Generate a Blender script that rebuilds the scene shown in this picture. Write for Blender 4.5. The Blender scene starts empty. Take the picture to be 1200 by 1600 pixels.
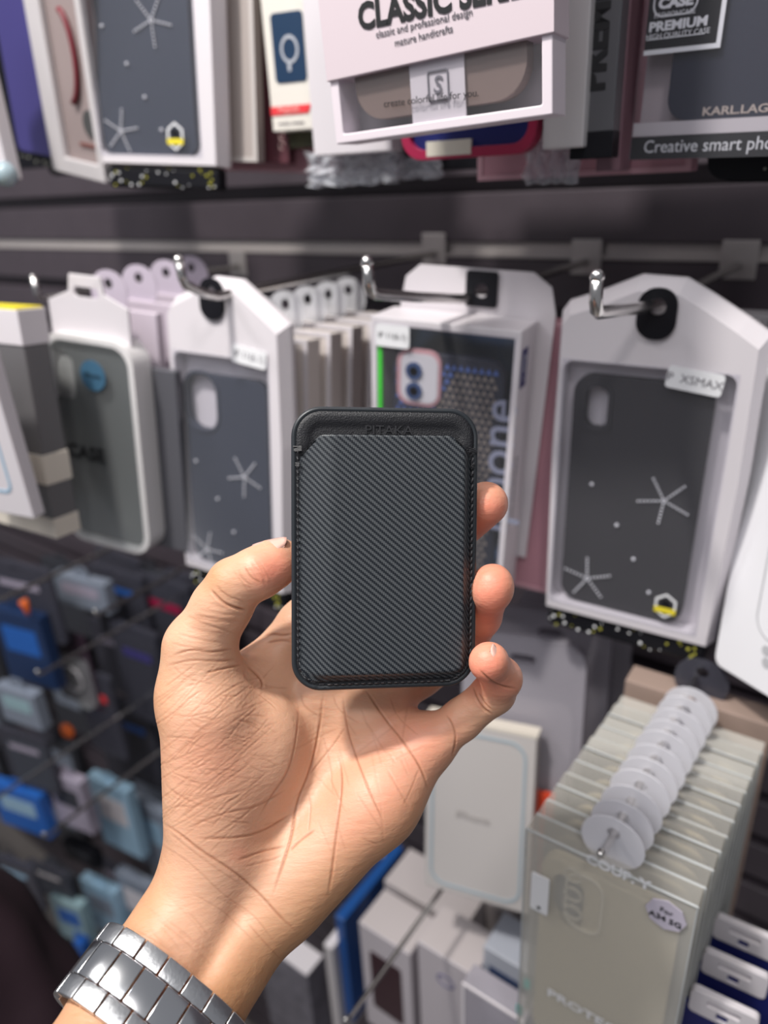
import bpy, bmesh, random
import numpy as np
from math import sin, cos, pi, radians, sqrt, atan2
from mathutils import Matrix, Vector, Euler
from mathutils.geometry import tessellate_polygon

random.seed(7)
SC = bpy.context.scene
COL = SC.collection

# ------------------------------------------------------------------ camera
EYE = np.array([0.0, 0.0, 1.75])
FPX = 1146.0                                   # focal length for a 1200 x 1600 frame
def cam_axes(p=radians(24.47), y=radians(37), r=radians(-2.98)):
    fw = np.array([-sin(y)*cos(p), cos(y)*cos(p), -sin(p)])
    ri = np.array([cos(y), sin(y), 0.0]); up = np.cross(ri, fw)
    return ri*cos(r)+up*sin(r), -ri*sin(r)+up*cos(r), fw
RI, UP, FW = cam_axes()
CM = Matrix(((RI[0], UP[0], -FW[0], EYE[0]), (RI[1], UP[1], -FW[1], EYE[1]), (RI[2], UP[2], -FW[2], EYE[2]), (0, 0, 0, 1)))
cd = bpy.data.cameras.new('camera'); cam = bpy.data.objects.new('camera', cd); COL.objects.link(cam)
cam.matrix_world = CM; SC.camera = cam
cd.sensor_fit = 'VERTICAL'; cd.sensor_height = 36.0; cd.lens = FPX/1600*36.0
cd.clip_start = 0.01; cd.clip_end = 30
cd.dof.use_dof = True; cd.dof.focus_distance = 0.26; cd.dof.aperture_fstop = cd.lens*0.001/0.0042

# ------------------------------------------------------------------ world, lights, exposure
w = bpy.data.worlds.new('world'); SC.world = w; w.use_nodes = True
w.node_tree.nodes['Background'].inputs[0].default_value = (0.90, 0.92, 1.0, 1)
w.node_tree.nodes['Background'].inputs[1].default_value = 0.22
SC.view_settings.view_transform = 'Standard'; SC.view_settings.look = 'None'
SC.view_settings.exposure = 0.0; SC.view_settings.gamma = 1.0; SC.view_settings.use_curve_mapping = False

def px(u, v, d):                               # point seen at (u, v) at depth d in front of the lens
    return EYE + (RI*(u-600)/FPX - UP*(v-800)/FPX + FW)*d
def at(u, v, Y):                               # the same, on the plane y = Y parallel to the wall
    r = RI*(u-600)/FPX - UP*(v-800)/FPX + FW
    return EYE + r*Y/r[1]
def area_light(name, loc, target, size, power, col=(1, 1, 1), shape='DISK'):
    l = bpy.data.lights.new(name, 'AREA'); l.shape = shape; l.size = size; l.energy = power; l.color = col
    o = bpy.data.objects.new(name, l); COL.objects.link(o); o.location = loc
    o.rotation_euler = (Vector(target)-Vector(loc)).to_track_quat('-Z', 'Y').to_euler(); return o
HAND_C = px(520, 1120, 0.265)
KDIR = RI*0.50 - UP*1.0 + FW*0.62; KDIR = KDIR/np.linalg.norm(KDIR)
area_light('ceiling_spot', HAND_C-KDIR*1.25, HAND_C, 0.10, 18.0, (1.0, 0.965, 0.91))
area_light('ceiling_spot', (-1.3, -0.35, 3.0), (-0.7, 0.5, 1.45), 0.22, 7.5, (1.0, 0.97, 0.95))
area_light('ceiling_spot', (0.5, -0.5, 3.0), (-0.2, 0.5, 1.45), 0.22, 6.5, (1.0, 0.97, 0.95))
area_light('fill_panel', (-0.4, -1.0, 3.05), (-0.5, 0.3, 1.5), 1.5, 18.0, (0.96, 0.97, 1.0), 'SQUARE')  # added unseen panel: brightens steel reflections, gives soft fill

# ------------------------------------------------------------------ materials
MATS = {}
def mat(name, col=(0.5, 0.5, 0.5), rough=0.5, metal=0.0, coat=0.0, alpha=None, fres=0.35, grain=0.0, gscale=200, bump=0.0, **kw):
    if name in MATS: return MATS[name]
    m = bpy.data.materials.new(name); m.use_nodes = True; MATS[name] = m
    nt = m.node_tree; b = nt.nodes['Principled BSDF']
    b.inputs['Base Color'].default_value = (*col, 1); b.inputs['Roughness'].default_value = rough
    b.inputs['Metallic'].default_value = metal; b.inputs['Coat Weight'].default_value = coat
    b.inputs['Coat Roughness'].default_value = 0.06
    for k, v in kw.items(): b.inputs[k].default_value = v
    if grain or bump:
        tc = nt.nodes.new('ShaderNodeTexCoord'); n = nt.nodes.new('ShaderNodeTexNoise')
        n.inputs['Scale'].default_value = gscale; n.inputs['Detail'].default_value = 4
        nt.links.new(tc.outputs['Object'], n.inputs['Vector'])
        if grain:
            mx = nt.nodes.new('ShaderNodeMix'); mx.data_type = 'RGBA'
            mx.inputs['A'].default_value = (*[c*(1-grain) for c in col], 1)
            mx.inputs['B'].default_value = (*[min(1, c*(1+grain)) for c in col], 1)
            nt.links.new(n.outputs['Fac'], mx.inputs['Factor']); nt.links.new(mx.outputs['Result'], b.inputs['Base Color'])
        if bump:
            bp = nt.nodes.new('ShaderNodeBump'); bp.inputs['Strength'].default_value = bump; bp.inputs['Distance'].default_value = 0.0006
            nt.links.new(n.outputs['Fac'], bp.inputs['Height']); nt.links.new(bp.outputs['Normal'], b.inputs['Normal'])
    if alpha is not None:                      # thin clear plastic: mostly see-through, glossy on top
        out = nt.nodes['Material Output']; tr = nt.nodes.new('ShaderNodeBsdfTransparent'); mx = nt.nodes.new('ShaderNodeMixShader')
        tr.inputs[0].default_value = (*[0.5+0.5*c for c in col], 1)
        lw = nt.nodes.new('ShaderNodeLayerWeight'); lw.inputs[0].default_value = 0.25
        ma = nt.nodes.new('ShaderNodeMath'); ma.operation = 'MULTIPLY_ADD'; ma.inputs[1].default_value = fres; ma.inputs[2].default_value = alpha; ma.use_clamp = True
        nt.links.new(lw.outputs['Fresnel'], ma.inputs[0]); nt.links.new(ma.outputs[0], mx.inputs[0])
        nt.links.new(tr.outputs[0], mx.inputs[1]); nt.links.new(b.outputs[0], mx.inputs[2]); nt.links.new(mx.outputs[0], out.inputs[0])
    return m

# ------------------------------------------------------------------ mesh helpers
class MB:
    def __init__(s): s.v = []; s.f = []; s.uv = None
    def add(s, v, f):
        n = len(s.v); s.v += [tuple(map(float, p)) for p in v]; s.f += [tuple(i+n for i in q) for q in f]; return s
    def box(s, x0, x1, y0, y1, z0, z1):
        return s.add([(x0,y0,z0),(x1,y0,z0),(x1,y1,z0),(x0,y1,z0),(x0,y0,z1),(x1,y0,z1),(x1,y1,z1),(x0,y1,z1)],
                     [(0,3,2,1),(4,5,6,7),(0,1,5,4),(1,2,6,5),(2,3,7,6),(3,0,4,7)])
    def plate(s, out, holes, y0, y1, out1=None, holes1=None):
        """outline (x, z) with holes, extruded from y0 (front) to y1; a second outline gives sloping sides"""
        loops = [out]+list(holes); back = [out1 or out]+list(holes1 or holes)
        tri = tessellate_polygon([[Vector((p[0], p[1], 0)) for p in l] for l in loops])
        flat = [p for l in loops for p in l]; flatb = [p for l in back for p in l]; n = len(flat)
        v = [(p[0], y0, p[1]) for p in flat]+[(p[0], y1, p[1]) for p in flatb]; f = []
        for t in tri:
            a, b, c = [flat[i] for i in t]
            cr = (b[0]-a[0])*(c[1]-a[1])-(b[1]-a[1])*(c[0]-a[0])
            t = tuple(t) if cr > 0 else tuple(reversed(t))
            f.append(t); f.append(tuple(i+n for i in reversed(t)))
        o = 0
        for li, l in enumerate(loops):
            m = len(l); ar = sum(l[i][0]*l[(i+1) % m][1]-l[(i+1) % m][0]*l[i][1] for i in range(m))
            ccw = (ar > 0) == (li == 0)
            for i in range(m):
                a, b = o+i, o+(i+1) % m
                f.append((a, a+n, b+n, b) if ccw else (a, b, b+n, a+n))
            o += m
        return s.add(v, f)
    def tube(s, pts, r, n=10, caps=True):
        pts = [Vector(p) for p in pts]; rs = r if isinstance(r, (list, tuple)) else [r]*len(pts)
        v = []; f = []; up = None
        for i, p in enumerate(pts):
            t = (pts[min(i+1, len(pts)-1)]-pts[max(i-1, 0)]).normalized()
            if up is None: up = t.orthogonal().normalized()
            up = (up-t*up.dot(t)).normalized(); sd = t.cross(up)
            for k in range(n):
                a = 2*pi*k/n; v.append(p+(up*cos(a)+sd*sin(a))*rs[i])
        for i in range(len(pts)-1):
            for k in range(n): f.append((i*n+k, i*n+(k+1) % n, (i+1)*n+(k+1) % n, (i+1)*n+k))
        if caps: f.append(tuple(reversed(range(n)))); f.append(tuple(range((len(pts)-1)*n, len(pts)*n)))
        return s.add(v, f)
    def ball(s, c, r, n=8):
        v = [(c[0], c[1], c[2]+r)]; f = []
        for i in range(1, n//2+1-1):
            for k in range(n):
                th = pi*i/(n//2); a = 2*pi*k/n
                v.append((c[0]+r*sin(th)*cos(a), c[1]+r*sin(th)*sin(a), c[2]+r*cos(th)))
        v.append((c[0], c[1], c[2]-r)); m = n//2-1; L = len(v)-1
        for k in range(n):
            f.append((0, 1+k, 1+(k+1) % n)); f.append((L, 1+(m-1)*n+(k+1) % n, 1+(m-1)*n+k))
            for i in range(m-1): f.append((1+i*n+k, 1+(i+1)*n+k, 1+(i+1)*n+(k+1) % n, 1+i*n+(k+1) % n))
        return s.add(v, f)
    def build(s, name, m, parent=None, smooth=False, bevel=0.0, loc=None, rot=None, segs=2):
        me = bpy.data.meshes.new(name); me.from_pydata(s.v, [], s.f); me.update()
        o = bpy.data.objects.new(name, me); COL.objects.link(o)
        if m: me.materials.append(m)
        if parent: o.parent = parent
        if loc is not None: o.location = loc
        if rot is not None: o.rotation_euler = rot
        if smooth:
            for p in me.polygons: p.use_smooth = True
        if bevel:
            b = o.modifiers.new('bevel', 'BEVEL'); b.width = bevel; b.segments = segs; b.limit_method = 'ANGLE'; b.angle_limit = radians(40)
        return o
def rrect(w, h, r, cx=0, cz=0, n=6):           # rounded rectangle outline centred on (cx, cz), counter-clockwise
    r = min(r, w/2-1e-5, h/2-1e-5); o = []
    for sx, sz, a0 in ((1, 1, 0), (-1, 1, 90), (-1, -1, 180), (1, -1, 270)):
        for k in range(n+1):
            a = radians(a0+90*k/n); o.append((cx+sx*(w/2-r)+r*cos(a), cz+sz*(h/2-r)+r*sin(a)))
    return o
def circ(r, cx=0, cz=0, n=20, sz=1.0): return [(cx+r*cos(2*pi*k/n), cz+r*sz*sin(2*pi*k/n)) for k in range(n)]
def tag(o, label=None, cat=None, group=None, kind=None):
    if label: o['label'] = label
    if cat: o['category'] = cat
    if group: o['group'] = group
    if kind: o['kind'] = kind
    return o
def thing(name, label, cat, M=None, group=None):
    o = bpy.data.objects.new(name, None); COL.objects.link(o); o.empty_display_size = 0.02
    if M is not None: o.matrix_world = M
    return tag(o, label, cat, group)
def dup(src, M, label=None):                   # copy of a thing with its parts and sub-parts
    r = src.copy(); COL.objects.link(r); r.matrix_world = M
    if label: r['label'] = label
    for ch in list(src.children):
        c = ch.copy(); COL.objects.link(c); c.parent = r
        for g in list(ch.children):
            d = g.copy(); COL.objects.link(d); d.parent = c
    return r
def text(s, size, m, parent, x, z, y=-0.0003, rz=0, align='CENTER', bold=0.0, name='lettering', depth=0.0001, sx=1.0, rot=None):
    cu = bpy.data.curves.new('t', 'FONT'); cu.body = s; cu.size = size; cu.align_x = align; cu.align_y = 'CENTER'
    cu.extrude = depth; cu.offset = bold; cu.resolution_u = 3
    t = bpy.data.objects.new('t', cu); COL.objects.link(t)
    dg = bpy.context.evaluated_depsgraph_get(); me = bpy.data.meshes.new_from_object(t.evaluated_get(dg))
    bpy.data.objects.remove(t); bpy.data.curves.remove(cu)
    o = bpy.data.objects.new(name, me); COL.objects.link(o); me.materials.clear(); me.materials.append(m)
    o.parent = parent; o.location = (x, y, z)
    o.matrix_local = Matrix.Translation((x, y, z)) @ (rot or Matrix()) @ Matrix.Rotation(-rz, 4, 'Y') @ Matrix.Rotation(pi/2, 4, 'X') @ Matrix.Diagonal((sx, 1, 1, 1))
    return o

# pose of a flat front face (w x h, origin at the middle of its lower edge) from where its four corners are seen
def rotm(e):
    return np.array(Euler(e).to_matrix())
def pose(corners, w, h, prior=8.0):
    q = np.array(corners, float); L = np.array([[-w/2, 0, h], [w/2, 0, h], [w/2, 0, 0], [-w/2, 0, 0]])
    def proj(P): z = P@FW; return np.array([600+FPX*(P@RI)/z, 800-FPX*(P@UP)/z]).T
    c = q.mean(0); d = h*FPX/max(np.linalg.norm(q[3]-q[0]), 1)
    r0 = RI*(c[0]-600)/FPX-UP*(c[1]-800)/FPX+FW
    x = np.concatenate([r0*d-[0, 0, h/2], (0, 0, 0)])
    def res(x): return np.concatenate([(proj(L@rotm(x[3:]).T+x[:3])-q).ravel(), prior*x[3:]*[1, 1, .3]])
    for _ in range(40):
        r = res(x); J = np.array([(res(x+e)-r)/1e-6 for e in np.eye(6)*1e-6]).T
        x = x-np.linalg.solve(J.T@J+1e-2*np.eye(6), J.T@r)
    return Matrix.Translation(Vector(x[:3]+EYE)) @ Euler(x[3:]).to_matrix().to_4x4()

# ================================================================== THE WALLET
WM = None
def make_wallet():
    M = pose([(454, 633), (748, 640), (742, 1072), (457, 1081)], .0655, .0990, 2)
    global WM; WM = M
    r = thing('card_wallet', 'small black magnetic card wallet with woven carbon pattern, held in the hand', 'wallet', M)
    rub = mat('wallet_rubber', (.020, .024, .029), .42)
    W, H, T = .0655, .0990, .0052
    mb = MB()
    prof = [(0.0022, .0014), (.0016, .0001), (0.0007, -0.0001), (0.0, .0005), (0.0, .0018), (0.0004, .0030), (.0006, T-.0008), (.0014, T)]   # inset, y
    outs = [rrect(W-2*i, H-2*i, .0105-i, 0, H/2, 14) for i, y in prof]; n = len(outs[0])
    v = [(p[0], y, p[1]) for o, (i, y) in zip(outs, prof) for p in o]; f = []
    for k in range(len(prof)-1):
        for j in range(n): f.append((k*n+j, (k+1)*n+j, (k+1)*n+(j+1) % n, k*n+(j+1) % n))
    f.append(tuple(range(n))); f.append(tuple(reversed(range((len(prof)-1)*n, len(prof)*n))))
    mb.add(v, f); mb.build('back_shell', rub, r, smooth=True, bevel=.0002)
    # grained leather face: shallow dish, raised border around it
    lea = mat('wallet_leather', (.010, .010, .013), .45, bump=.45, gscale=2300)
    mb = MB(); nx, nz = 70, 104; w2, h2 = W-.0034, H-.0032
    for i in range(nx+1):
        for j in range(nz+1):
            x = (i/nx-.5)*w2; z = H/2+(j/nz-.5)*h2
            qx, qz = abs(x)-(w2/2-.0088), abs(z-H/2)-(h2/2-.0088)
            dd = sqrt(max(qx, 0)**2+max(qz, 0)**2)+min(max(qx, qz), 0)-.0088      # < 0 inside
            if dd > 0 and qx > 0 and qz > 0:                          # pull the square corners on to the rounded outline
                cx, cz = (w2/2-.0088)*np.sign(x), H/2+(h2/2-.0088)*np.sign(z-H/2); L = sqrt((x-cx)**2+(z-cz)**2); x, z = cx+(x-cx)*.0088/L, cz+(z-cz)*.0088/L; dd = 0
            e = max(0, -dd); rz_ = max(0, min(1, (z-.080)/.006)); y = -.0006*rz_*min(1, e/.0006)**.5+.0003*(1-rz_)+.0007*max(0, min(1, (e-.0030)/.0022))**1.5
            mb.v.append((x, y, z))
    for i in range(nx):
        for j in range(nz): a = i*(nz+1)+j; mb.f.append((a, a+nz+1, a+nz+2, a+1))
    mb.build('leather_face', lea, r, smooth=True)
    # front pocket with the woven pattern; edges dip down to the seam
    m = bpy.data.materials.new('carbon_weave'); m.use_nodes = True; nt = m.node_tree; b = nt.nodes['Principled BSDF']; L_ = nt.links.new
    uv = nt.nodes.new('ShaderNodeUVMap'); sp = nt.nodes.new('ShaderNodeSeparateXYZ'); L_(uv.outputs[0], sp.inputs[0])
    def ma(op, a, bb=None):
        x = nt.nodes.new('ShaderNodeMath'); x.operation = op
        for k, q in enumerate((a, bb)):
            if q is None: continue
            if isinstance(q, (int, float)): x.inputs[k].default_value = q
            else: L_(q, x.inputs[k])
        return x.outputs[0]
    fx = ma('DIVIDE', sp.outputs[0], .00066); fz = ma('DIVIDE', sp.outputs[1], .00055)
    sm = ma('ADD', ma('FLOOR', fx), ma('FLOOR', fz)); md = ma('FLOORED_MODULO', sm, 4.0) if False else ma('PINGPONG', sm, 2.0)
    frac = ma('MODULO', ma('ADD', sm, 4000.0), 4.0); cell = ma('LESS_THAN', frac, 1.5)
    mx = nt.nodes.new('ShaderNodeMix'); mx.data_type = 'RGBA'; mx.inputs['A'].default_value = (.010, .013, .018, 1); mx.inputs['B'].default_value = (.070, .077, .084, 1)
    L_(cell, mx.inputs['Factor']); L_(mx.outputs['Result'], b.inputs['Base Color'])
    rr = nt.nodes.new('ShaderNodeMapRange'); rr.inputs['To Min'].default_value = .38; rr.inputs['To Max'].default_value = .5; L_(cell, rr.inputs['Value']); L_(rr.outputs[0], b.inputs['Roughness'])
    # thread relief
    ph = ma('MULTIPLY', ma('ABSOLUTE', ma('SUBTRACT', ma('FRACT', fx), .5)), 1.0)
    bp = nt.nodes.new('ShaderNodeBump'); bp.inputs['Strength'].default_value = .35; bp.inputs['Distance'].default_value = .0002; bp.invert = True
    L_(ma('ADD', ph, ma('MULTIPLY', cell, -.4)), bp.inputs['Height']); L_(bp.outputs[0], b.inputs['Normal'])
    w3, zb, zt = .0604, .0032, .0893; nx, nz = 90, 130; V = []; UV = []
    def hgt(x, z):
        el = min(x+w3/2, w3/2-x); eb = z-zb; et = zt-z
        rise = lambda e, wd: (lambda t: t*t*(3-2*t))(max(0, min(1, e/wd)))
        return .0031*min(rise(el, .0125 if x < 0 else .0034)*rise(eb, .0036), 1)
    cr = .0075
    for i in range(nx+1):
        for j in range(nz+1):
            s = i/nx; s = s+.0; x = (s-.5)*w3; t = j/nz; z = zb+t*(zt-zb)
            # rounded lower corners; upper corners cut as smooth shoulders
            cx = w3/2-cr
            if abs(x) > cx and z < zb+cr:
                lim = zb+cr-sqrt(max(0, cr*cr-(abs(x)-cx)**2)); z = max(z, lim)
            ztop = zt-(.0082*max(0, (abs(x)-(w3/2-.0085))/.0085)**1.5)
            if z > ztop: z = ztop
            y = -.0002-hgt(x, max(z, 0) if abs(x) <= cx or z > zb+cr else zb+(z-(zb+cr-sqrt(max(0, cr*cr-(abs(x)-cx)**2)))))
            V.append((x, y, z)); UV.append(z)
    mb = MB(); mb.v = V
    for i in range(nx):
        for j in range(nz): a = i*(nz+1)+j; mb.f.append((a, a+nz+1, a+nz+2, a+1))
    o = mb.build('front_pocket', m, r, smooth=True)
    G = np.array(V).reshape(nx+1, nz+1, 3)
    ax_ = np.concatenate([np.zeros((1, nz+1)), np.cumsum(np.hypot(np.diff(G[..., 0], axis=0), np.diff(G[..., 1], axis=0)*1.9), 0)], 0); ax_ -= ax_[nx//2]
    az = np.concatenate([np.zeros((nx+1, 1)), np.cumsum(np.hypot(np.diff(G[..., 2], axis=1), np.diff(G[..., 1], axis=1)), 1)], 1)
    az = az-az[:, nz:nz+1]+G[:, nz:nz+1, 2]
    uvl = o.data.uv_layers.new(name='UVMap')
    fl = np.stack([ax_.ravel(), az.ravel()], 1)
    for lp in o.data.loops: uvl.data[lp.index].uv = fl[lp.vertex_index]
    so = o.modifiers.new('solid', 'SOLIDIFY'); so.thickness = .0009; so.offset = -1
    # stitches
    th = mat('thread', (.03, .03, .034), .55); mb = MB(); rs = random.Random(4)
    for sx in (-1, 1):
        z = .012
        while z < .0845:
            x = sx*(w3/2+.0003); mb.tube([(x-.0003*sx+rs.uniform(-1, 1)*1e-4, -.0006, z), (x, -.0011, z+.0008), (x+.0003*sx, -.0006, z+.0016)], .00027, 6); z += .00235
        for k in range(6):
            mb.tube([(sx*(w3/2+.0016)+rs.uniform(-1, 1)*4e-4, -.0008, .0835+rs.uniform(0, .0018)), (sx*(w3/2-.001), -.0016, .0838+rs.uniform(0, .0016))], .00022, 5)
        for k in range(7):
            mb.tube([(sx*(w3/2+.0010)+rs.uniform(-1, 1)*3e-4, -.0008, .0780+rs.uniform(0, .002)), (sx*(w3/2-.0002), -.0013, .0784+rs.uniform(0, .0016))], .00022, 5)
    x = -w3/2+.010
    while x < w3/2-.010: mb.tube([(x, -.0007, .0024), (x+.0008, -.0012, .0026), (x+.0016, -.0007, .0024)], .00025, 5); x += .00235
    for sx in (-1, 1):
        for k in range(5):
            a0 = radians(k*18+4); a1 = a0+radians(9); R = .0098; c0 = (w3/2-.0092, .0123)
            mb.tube([(sx*(c0[0]+R*sin(a0)), -.0007, c0[1]-R*cos(a0)), (sx*(c0[0]+R*sin(a1)), -.0012, c0[1]-R*cos(a1))], .00025, 5)
    mb.build('stitching', th, r)
    text('PITAKA', .0046, mat('embossed_edge', (.030, .030, .034), .3), r, .0008, .0910, y=-.00025, depth=.0002, name='embossed_lettering', sx=1.1)
    return r
wallet = make_wallet()
# ================================================================== THE HAND
def mm(v): return v*0.001
def C(u, v, d): return np.array([(u-600)/FPX*d, -(v-800)/FPX*d, d])      # lens frame: right, up, away
def surface_nets(Fd, org, h):
    S = Fd < 0; nx, ny, nz = Fd.shape
    acc = np.zeros((nx-1, ny-1, nz-1, 3), np.float32); cnt = np.zeros((nx-1, ny-1, nz-1), np.float32)
    for ax in range(3):
        sl0 = [slice(None)]*3; sl1 = [slice(None)]*3; sl0[ax] = slice(0, -1); sl1[ax] = slice(1, None)
        a, b = Fd[tuple(sl0)], Fd[tuple(sl1)]; cr = (a < 0) != (b < 0)
        idx = np.argwhere(cr); t = a[cr]/(a[cr]-b[cr]); p = idx.astype(np.float32); p[:, ax] += t
        o = [k for k in range(3) if k != ax]
        for i in (0, -1):
            for j in (0, -1):
                c = idx.copy(); c[:, o[0]] += i; c[:, o[1]] += j
                ok = np.all((c >= 0) & (c < [nx-1, ny-1, nz-1]), 1); cc = c[ok]
                np.add.at(acc, (cc[:, 0], cc[:, 1], cc[:, 2]), p[ok]); np.add.at(cnt, (cc[:, 0], cc[:, 1], cc[:, 2]), 1)
    act = cnt > 0; vid = -np.ones(cnt.shape, np.int64); vid[act] = np.arange(act.sum())
    V = acc[act]/cnt[act][:, None]*h+org
    Q = []
    for ax in range(3):
        sl0 = [slice(None)]*3; sl1 = [slice(None)]*3; sl0[ax] = slice(0, -1); sl1[ax] = slice(1, None)
        a, b = S[tuple(sl0)], S[tuple(sl1)]; idx = np.argwhere(a != b); o = [(ax+1) % 3, (ax+2) % 3]
        ok = np.all(idx[:, o] > 0, 1) & (idx[:, o[0]] < cnt.shape[o[0]]) & (idx[:, o[1]] < cnt.shape[o[1]]); idx = idx[ok]
        q = []
        for i, j in ((-1, -1), (0, -1), (0, 0), (-1, 0)):
            c = idx.copy(); c[:, o[0]] += i; c[:, o[1]] += j; q.append(vid[c[:, 0], c[:, 1], c[:, 2]])
        q = np.array(q).T; fl = ~a[idx[:, 0], idx[:, 1], idx[:, 2]]
        q[fl] = q[fl][:, ::-1]; Q.append(q)
    return V, np.concatenate(Q)

HV = 0.00085
lo = C(40, 1760, 0.25); lo = np.array([-0.150, -0.235, 0.195]); hi = np.array([0.062, 0.020, 0.325])
N = np.ceil((hi-lo)/HV).astype(int)
AX = [lo[i]+HV*np.arange(N[i]) for i in range(3)]
BIG = 0.02
def field(): return np.full(tuple(N), BIG, np.float32)
def sub(c0, c1):
    i0 = np.clip(((c0-lo)/HV).astype(int), 0, N); i1 = np.clip(((c1-lo)/HV).astype(int)+2, 0, N)
    s = tuple(slice(a, b) for a, b in zip(i0, i1))
    g = np.meshgrid(*[AX[k][s[k]] for k in range(3)], indexing='ij', sparse=True); return s, [x.astype(np.float32) for x in g]
def smin(a, b, k):
    h = np.maximum(k-np.abs(a-b), 0)/k; return np.minimum(a, b)-h*h*k*0.25
def cone(Fd, a, b, k, flat=1.0):
    """round cone from a to b, each (u, v, depth, radius in mm)"""
    pa, pb = C(*a[:3]), C(*b[:3]); ra, rb = a[3]*0.001, b[3]*0.001; R = max(ra, rb)+BIG*0.75
    s, (X, Y, Z) = sub(np.minimum(pa, pb)-R, np.maximum(pa, pb)+R)
    ba = pb-pa; L = ba@ba
    t = np.clip(((X-pa[0])*ba[0]+(Y-pa[1])*ba[1]+(Z-pa[2])*ba[2])/L, 0, 1)
    dx, dy, dz = X-pa[0]-t*ba[0], Y-pa[1]-t*ba[1], (Z-pa[2]-t*ba[2])*flat
    d = np.sqrt(dx*dx+dy*dy+dz*dz)-(ra+(rb-ra)*t*t*(3-2*t)); Fd[s] = smin(Fd[s], d, k)
def ell(Fd, c, r, ang, k, sub_=False):
    """ellipsoid, radii in mm (along, across, depth), turned by ang degrees in the picture"""
    p = C(*c); R = max(r)*0.001+BIG*0.75; s, (X, Y, Z) = sub(p-R, p+R)
    ca, sa = cos(radians(ang)), sin(radians(ang)); x = (X-p[0])*ca+(Y-p[1])*sa; y = -(X-p[0])*sa+(Y-p[1])*ca; z = Z-p[2]
    a, b, c_ = [q*0.001 for q in r]
    k0 = np.sqrt((x/a)**2+(y/b)**2+(z/c_)**2); k1 = np.sqrt((x/a/a)**2+(y/b/b)**2+(z/c_/c_)**2)+1e-9
    d = k0*(k0-1)/k1
    Fd[s] = -smin(-Fd[s], d, k) if sub_ else smin(Fd[s], d, k)

palm = field()
# forearm: radius side and ulna side
cone(palm, (299, 1420, .263, 17.0), (205, 1560, .243, 15.9), .008)
cone(palm, (205, 1560, .243, 15.9), (40, 1812, .205, 16.5), .008)
cone(palm, (372, 1473, .264, 16.3), (282, 1612, .243, 15.9), .010)
cone(palm, (282, 1612, .243, 15.9), (118, 1865, .205, 16.5), .008)
# palm
cone(palm, (335, 1340, .277, 14), (405, 1065, .293, 11), .010)
cone(palm, (370, 1380, .277, 13), (490, 1085, .295, 11), .010)
cone(palm, (400, 1400, .277, 13), (575, 1115, .294, 11), .010)
cone(palm, (430, 1410, .275, 13), (655, 1165, .288, 10.5), .010)
cone(palm, (452, 1395, .270, 14), (590, 1255, .277, 13.5), .012)
cone(palm, (590, 1255, .277, 13.5), (662, 1160, .284, 10.2), .010)
cone(palm, (337, 1320, .268, 18), (325, 1120, .266, 17), .010)
ell(palm, (390, 1190, .276), (26, 19, 17), 65, .010)
ell(palm, (560, 1120, .289), (27, 9, 9), -38, .008)          # pads under the fingers
# web between thumb and first finger
cone(palm, (318, 1060, .272, 11), (405, 1075, .288, 9), .010)

def chain(pts, k=.003, kp=.005, extra=()):
    f = field()
    for a, b in zip(pts, pts[1:]): cone(f, a, b, k)
    for e in extra: ell(f, *e)
    return f, kp
chains = [
 chain([(307, 1080, .268, 13.7), (312, 1012, .268, 12.3), (345, 950, .2655, 10.1), (367, 917, .264, 10.0)], .005, .008),              # thumb, near part
 chain([(366, 912, .2635, 9.6), (402, 896, .262, 9.1), (428, 881, .2650, 8.5), (440, 874, .2675, 7.5)], .003, .003),  # thumb, end part
 chain([(402, 1060, .292, 10.3), (470, 975, .297, 9.2), (560, 880, .300, 8.6), (625, 820, .290, 7.8), (650, 790, .281, 7.2)], .003, .008),
 chain([(495, 1085, .294, 10), (575, 985, .304, 9.0), (640, 915, .304, 8.6), (706, 836, .291, 8.2), (759, 787, .2715, 8.3)], .003, .006),
 chain([(580, 1110, .293, 9.6), (655, 1055, .304, 8.8), (722, 1015, .297, 8.3), (750, 962, .280, 7.8), (767, 920, .2655, 7.4)], .003, .006),
 chain([(668, 1165, .284, 9.3), (720, 1125, .282, 7.6), (772, 1082, .277, 7.6), (783, 1060, .270, 7.3), (766, 1034, .2585, 6.3)], .003, .004),
]
ell(chains[4][0], (769, 918, .2640), (8.4, 7.1, 7.4), 75, .004)
ell(chains[5][0], (762, 1034, .2575), (6.6, 6.3, 6.6), 35, .003)
body = palm.copy()
th = smin(palm, chains[0][0], .008); th = smin(th, chains[1][0], .0022)
body = th
for f, kp in chains[2:]: body = np.minimum(body, smin(palm, f, kp))
V, Q = surface_nets(body, lo, HV)
# smoothing, then one level of subdivision, then skin folds as real relief
def edges_of(Q): e = np.concatenate([Q[:, [0, 1]], Q[:, [1, 2]], Q[:, [2, 3]], Q[:, [3, 0]]]); e.sort(1); return np.unique(e, axis=0)
E_ = edges_of(Q)
def lap(V, E_, n, a=0.5):
    deg = np.bincount(E_.ravel(), minlength=len(V))[:, None]
    for _ in range(n):
        s = np.zeros_like(V)
        for k in range(3):
            s[:, k] = np.bincount(E_[:, 0], V[E_[:, 1], k], len(V))+np.bincount(E_[:, 1], V[E_[:, 0], k], len(V))
        V = V+(s/deg-V)*a
    return V
V = lap(V.astype(np.float64), E_, 4)
eid = {}; nV = len(V)
Ekey = E_[:, 0]*nV+E_[:, 1]
def look(a, b):
    m = np.minimum(a, b)*nV+np.maximum(a, b); return nV+len(Q)+np.searchsorted(Ekey, m)
fc = V[Q].mean(1); em = V[E_].mean(1)
V2 = np.concatenate([V, fc, em]); nf = nV+np.arange(len(Q))
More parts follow.
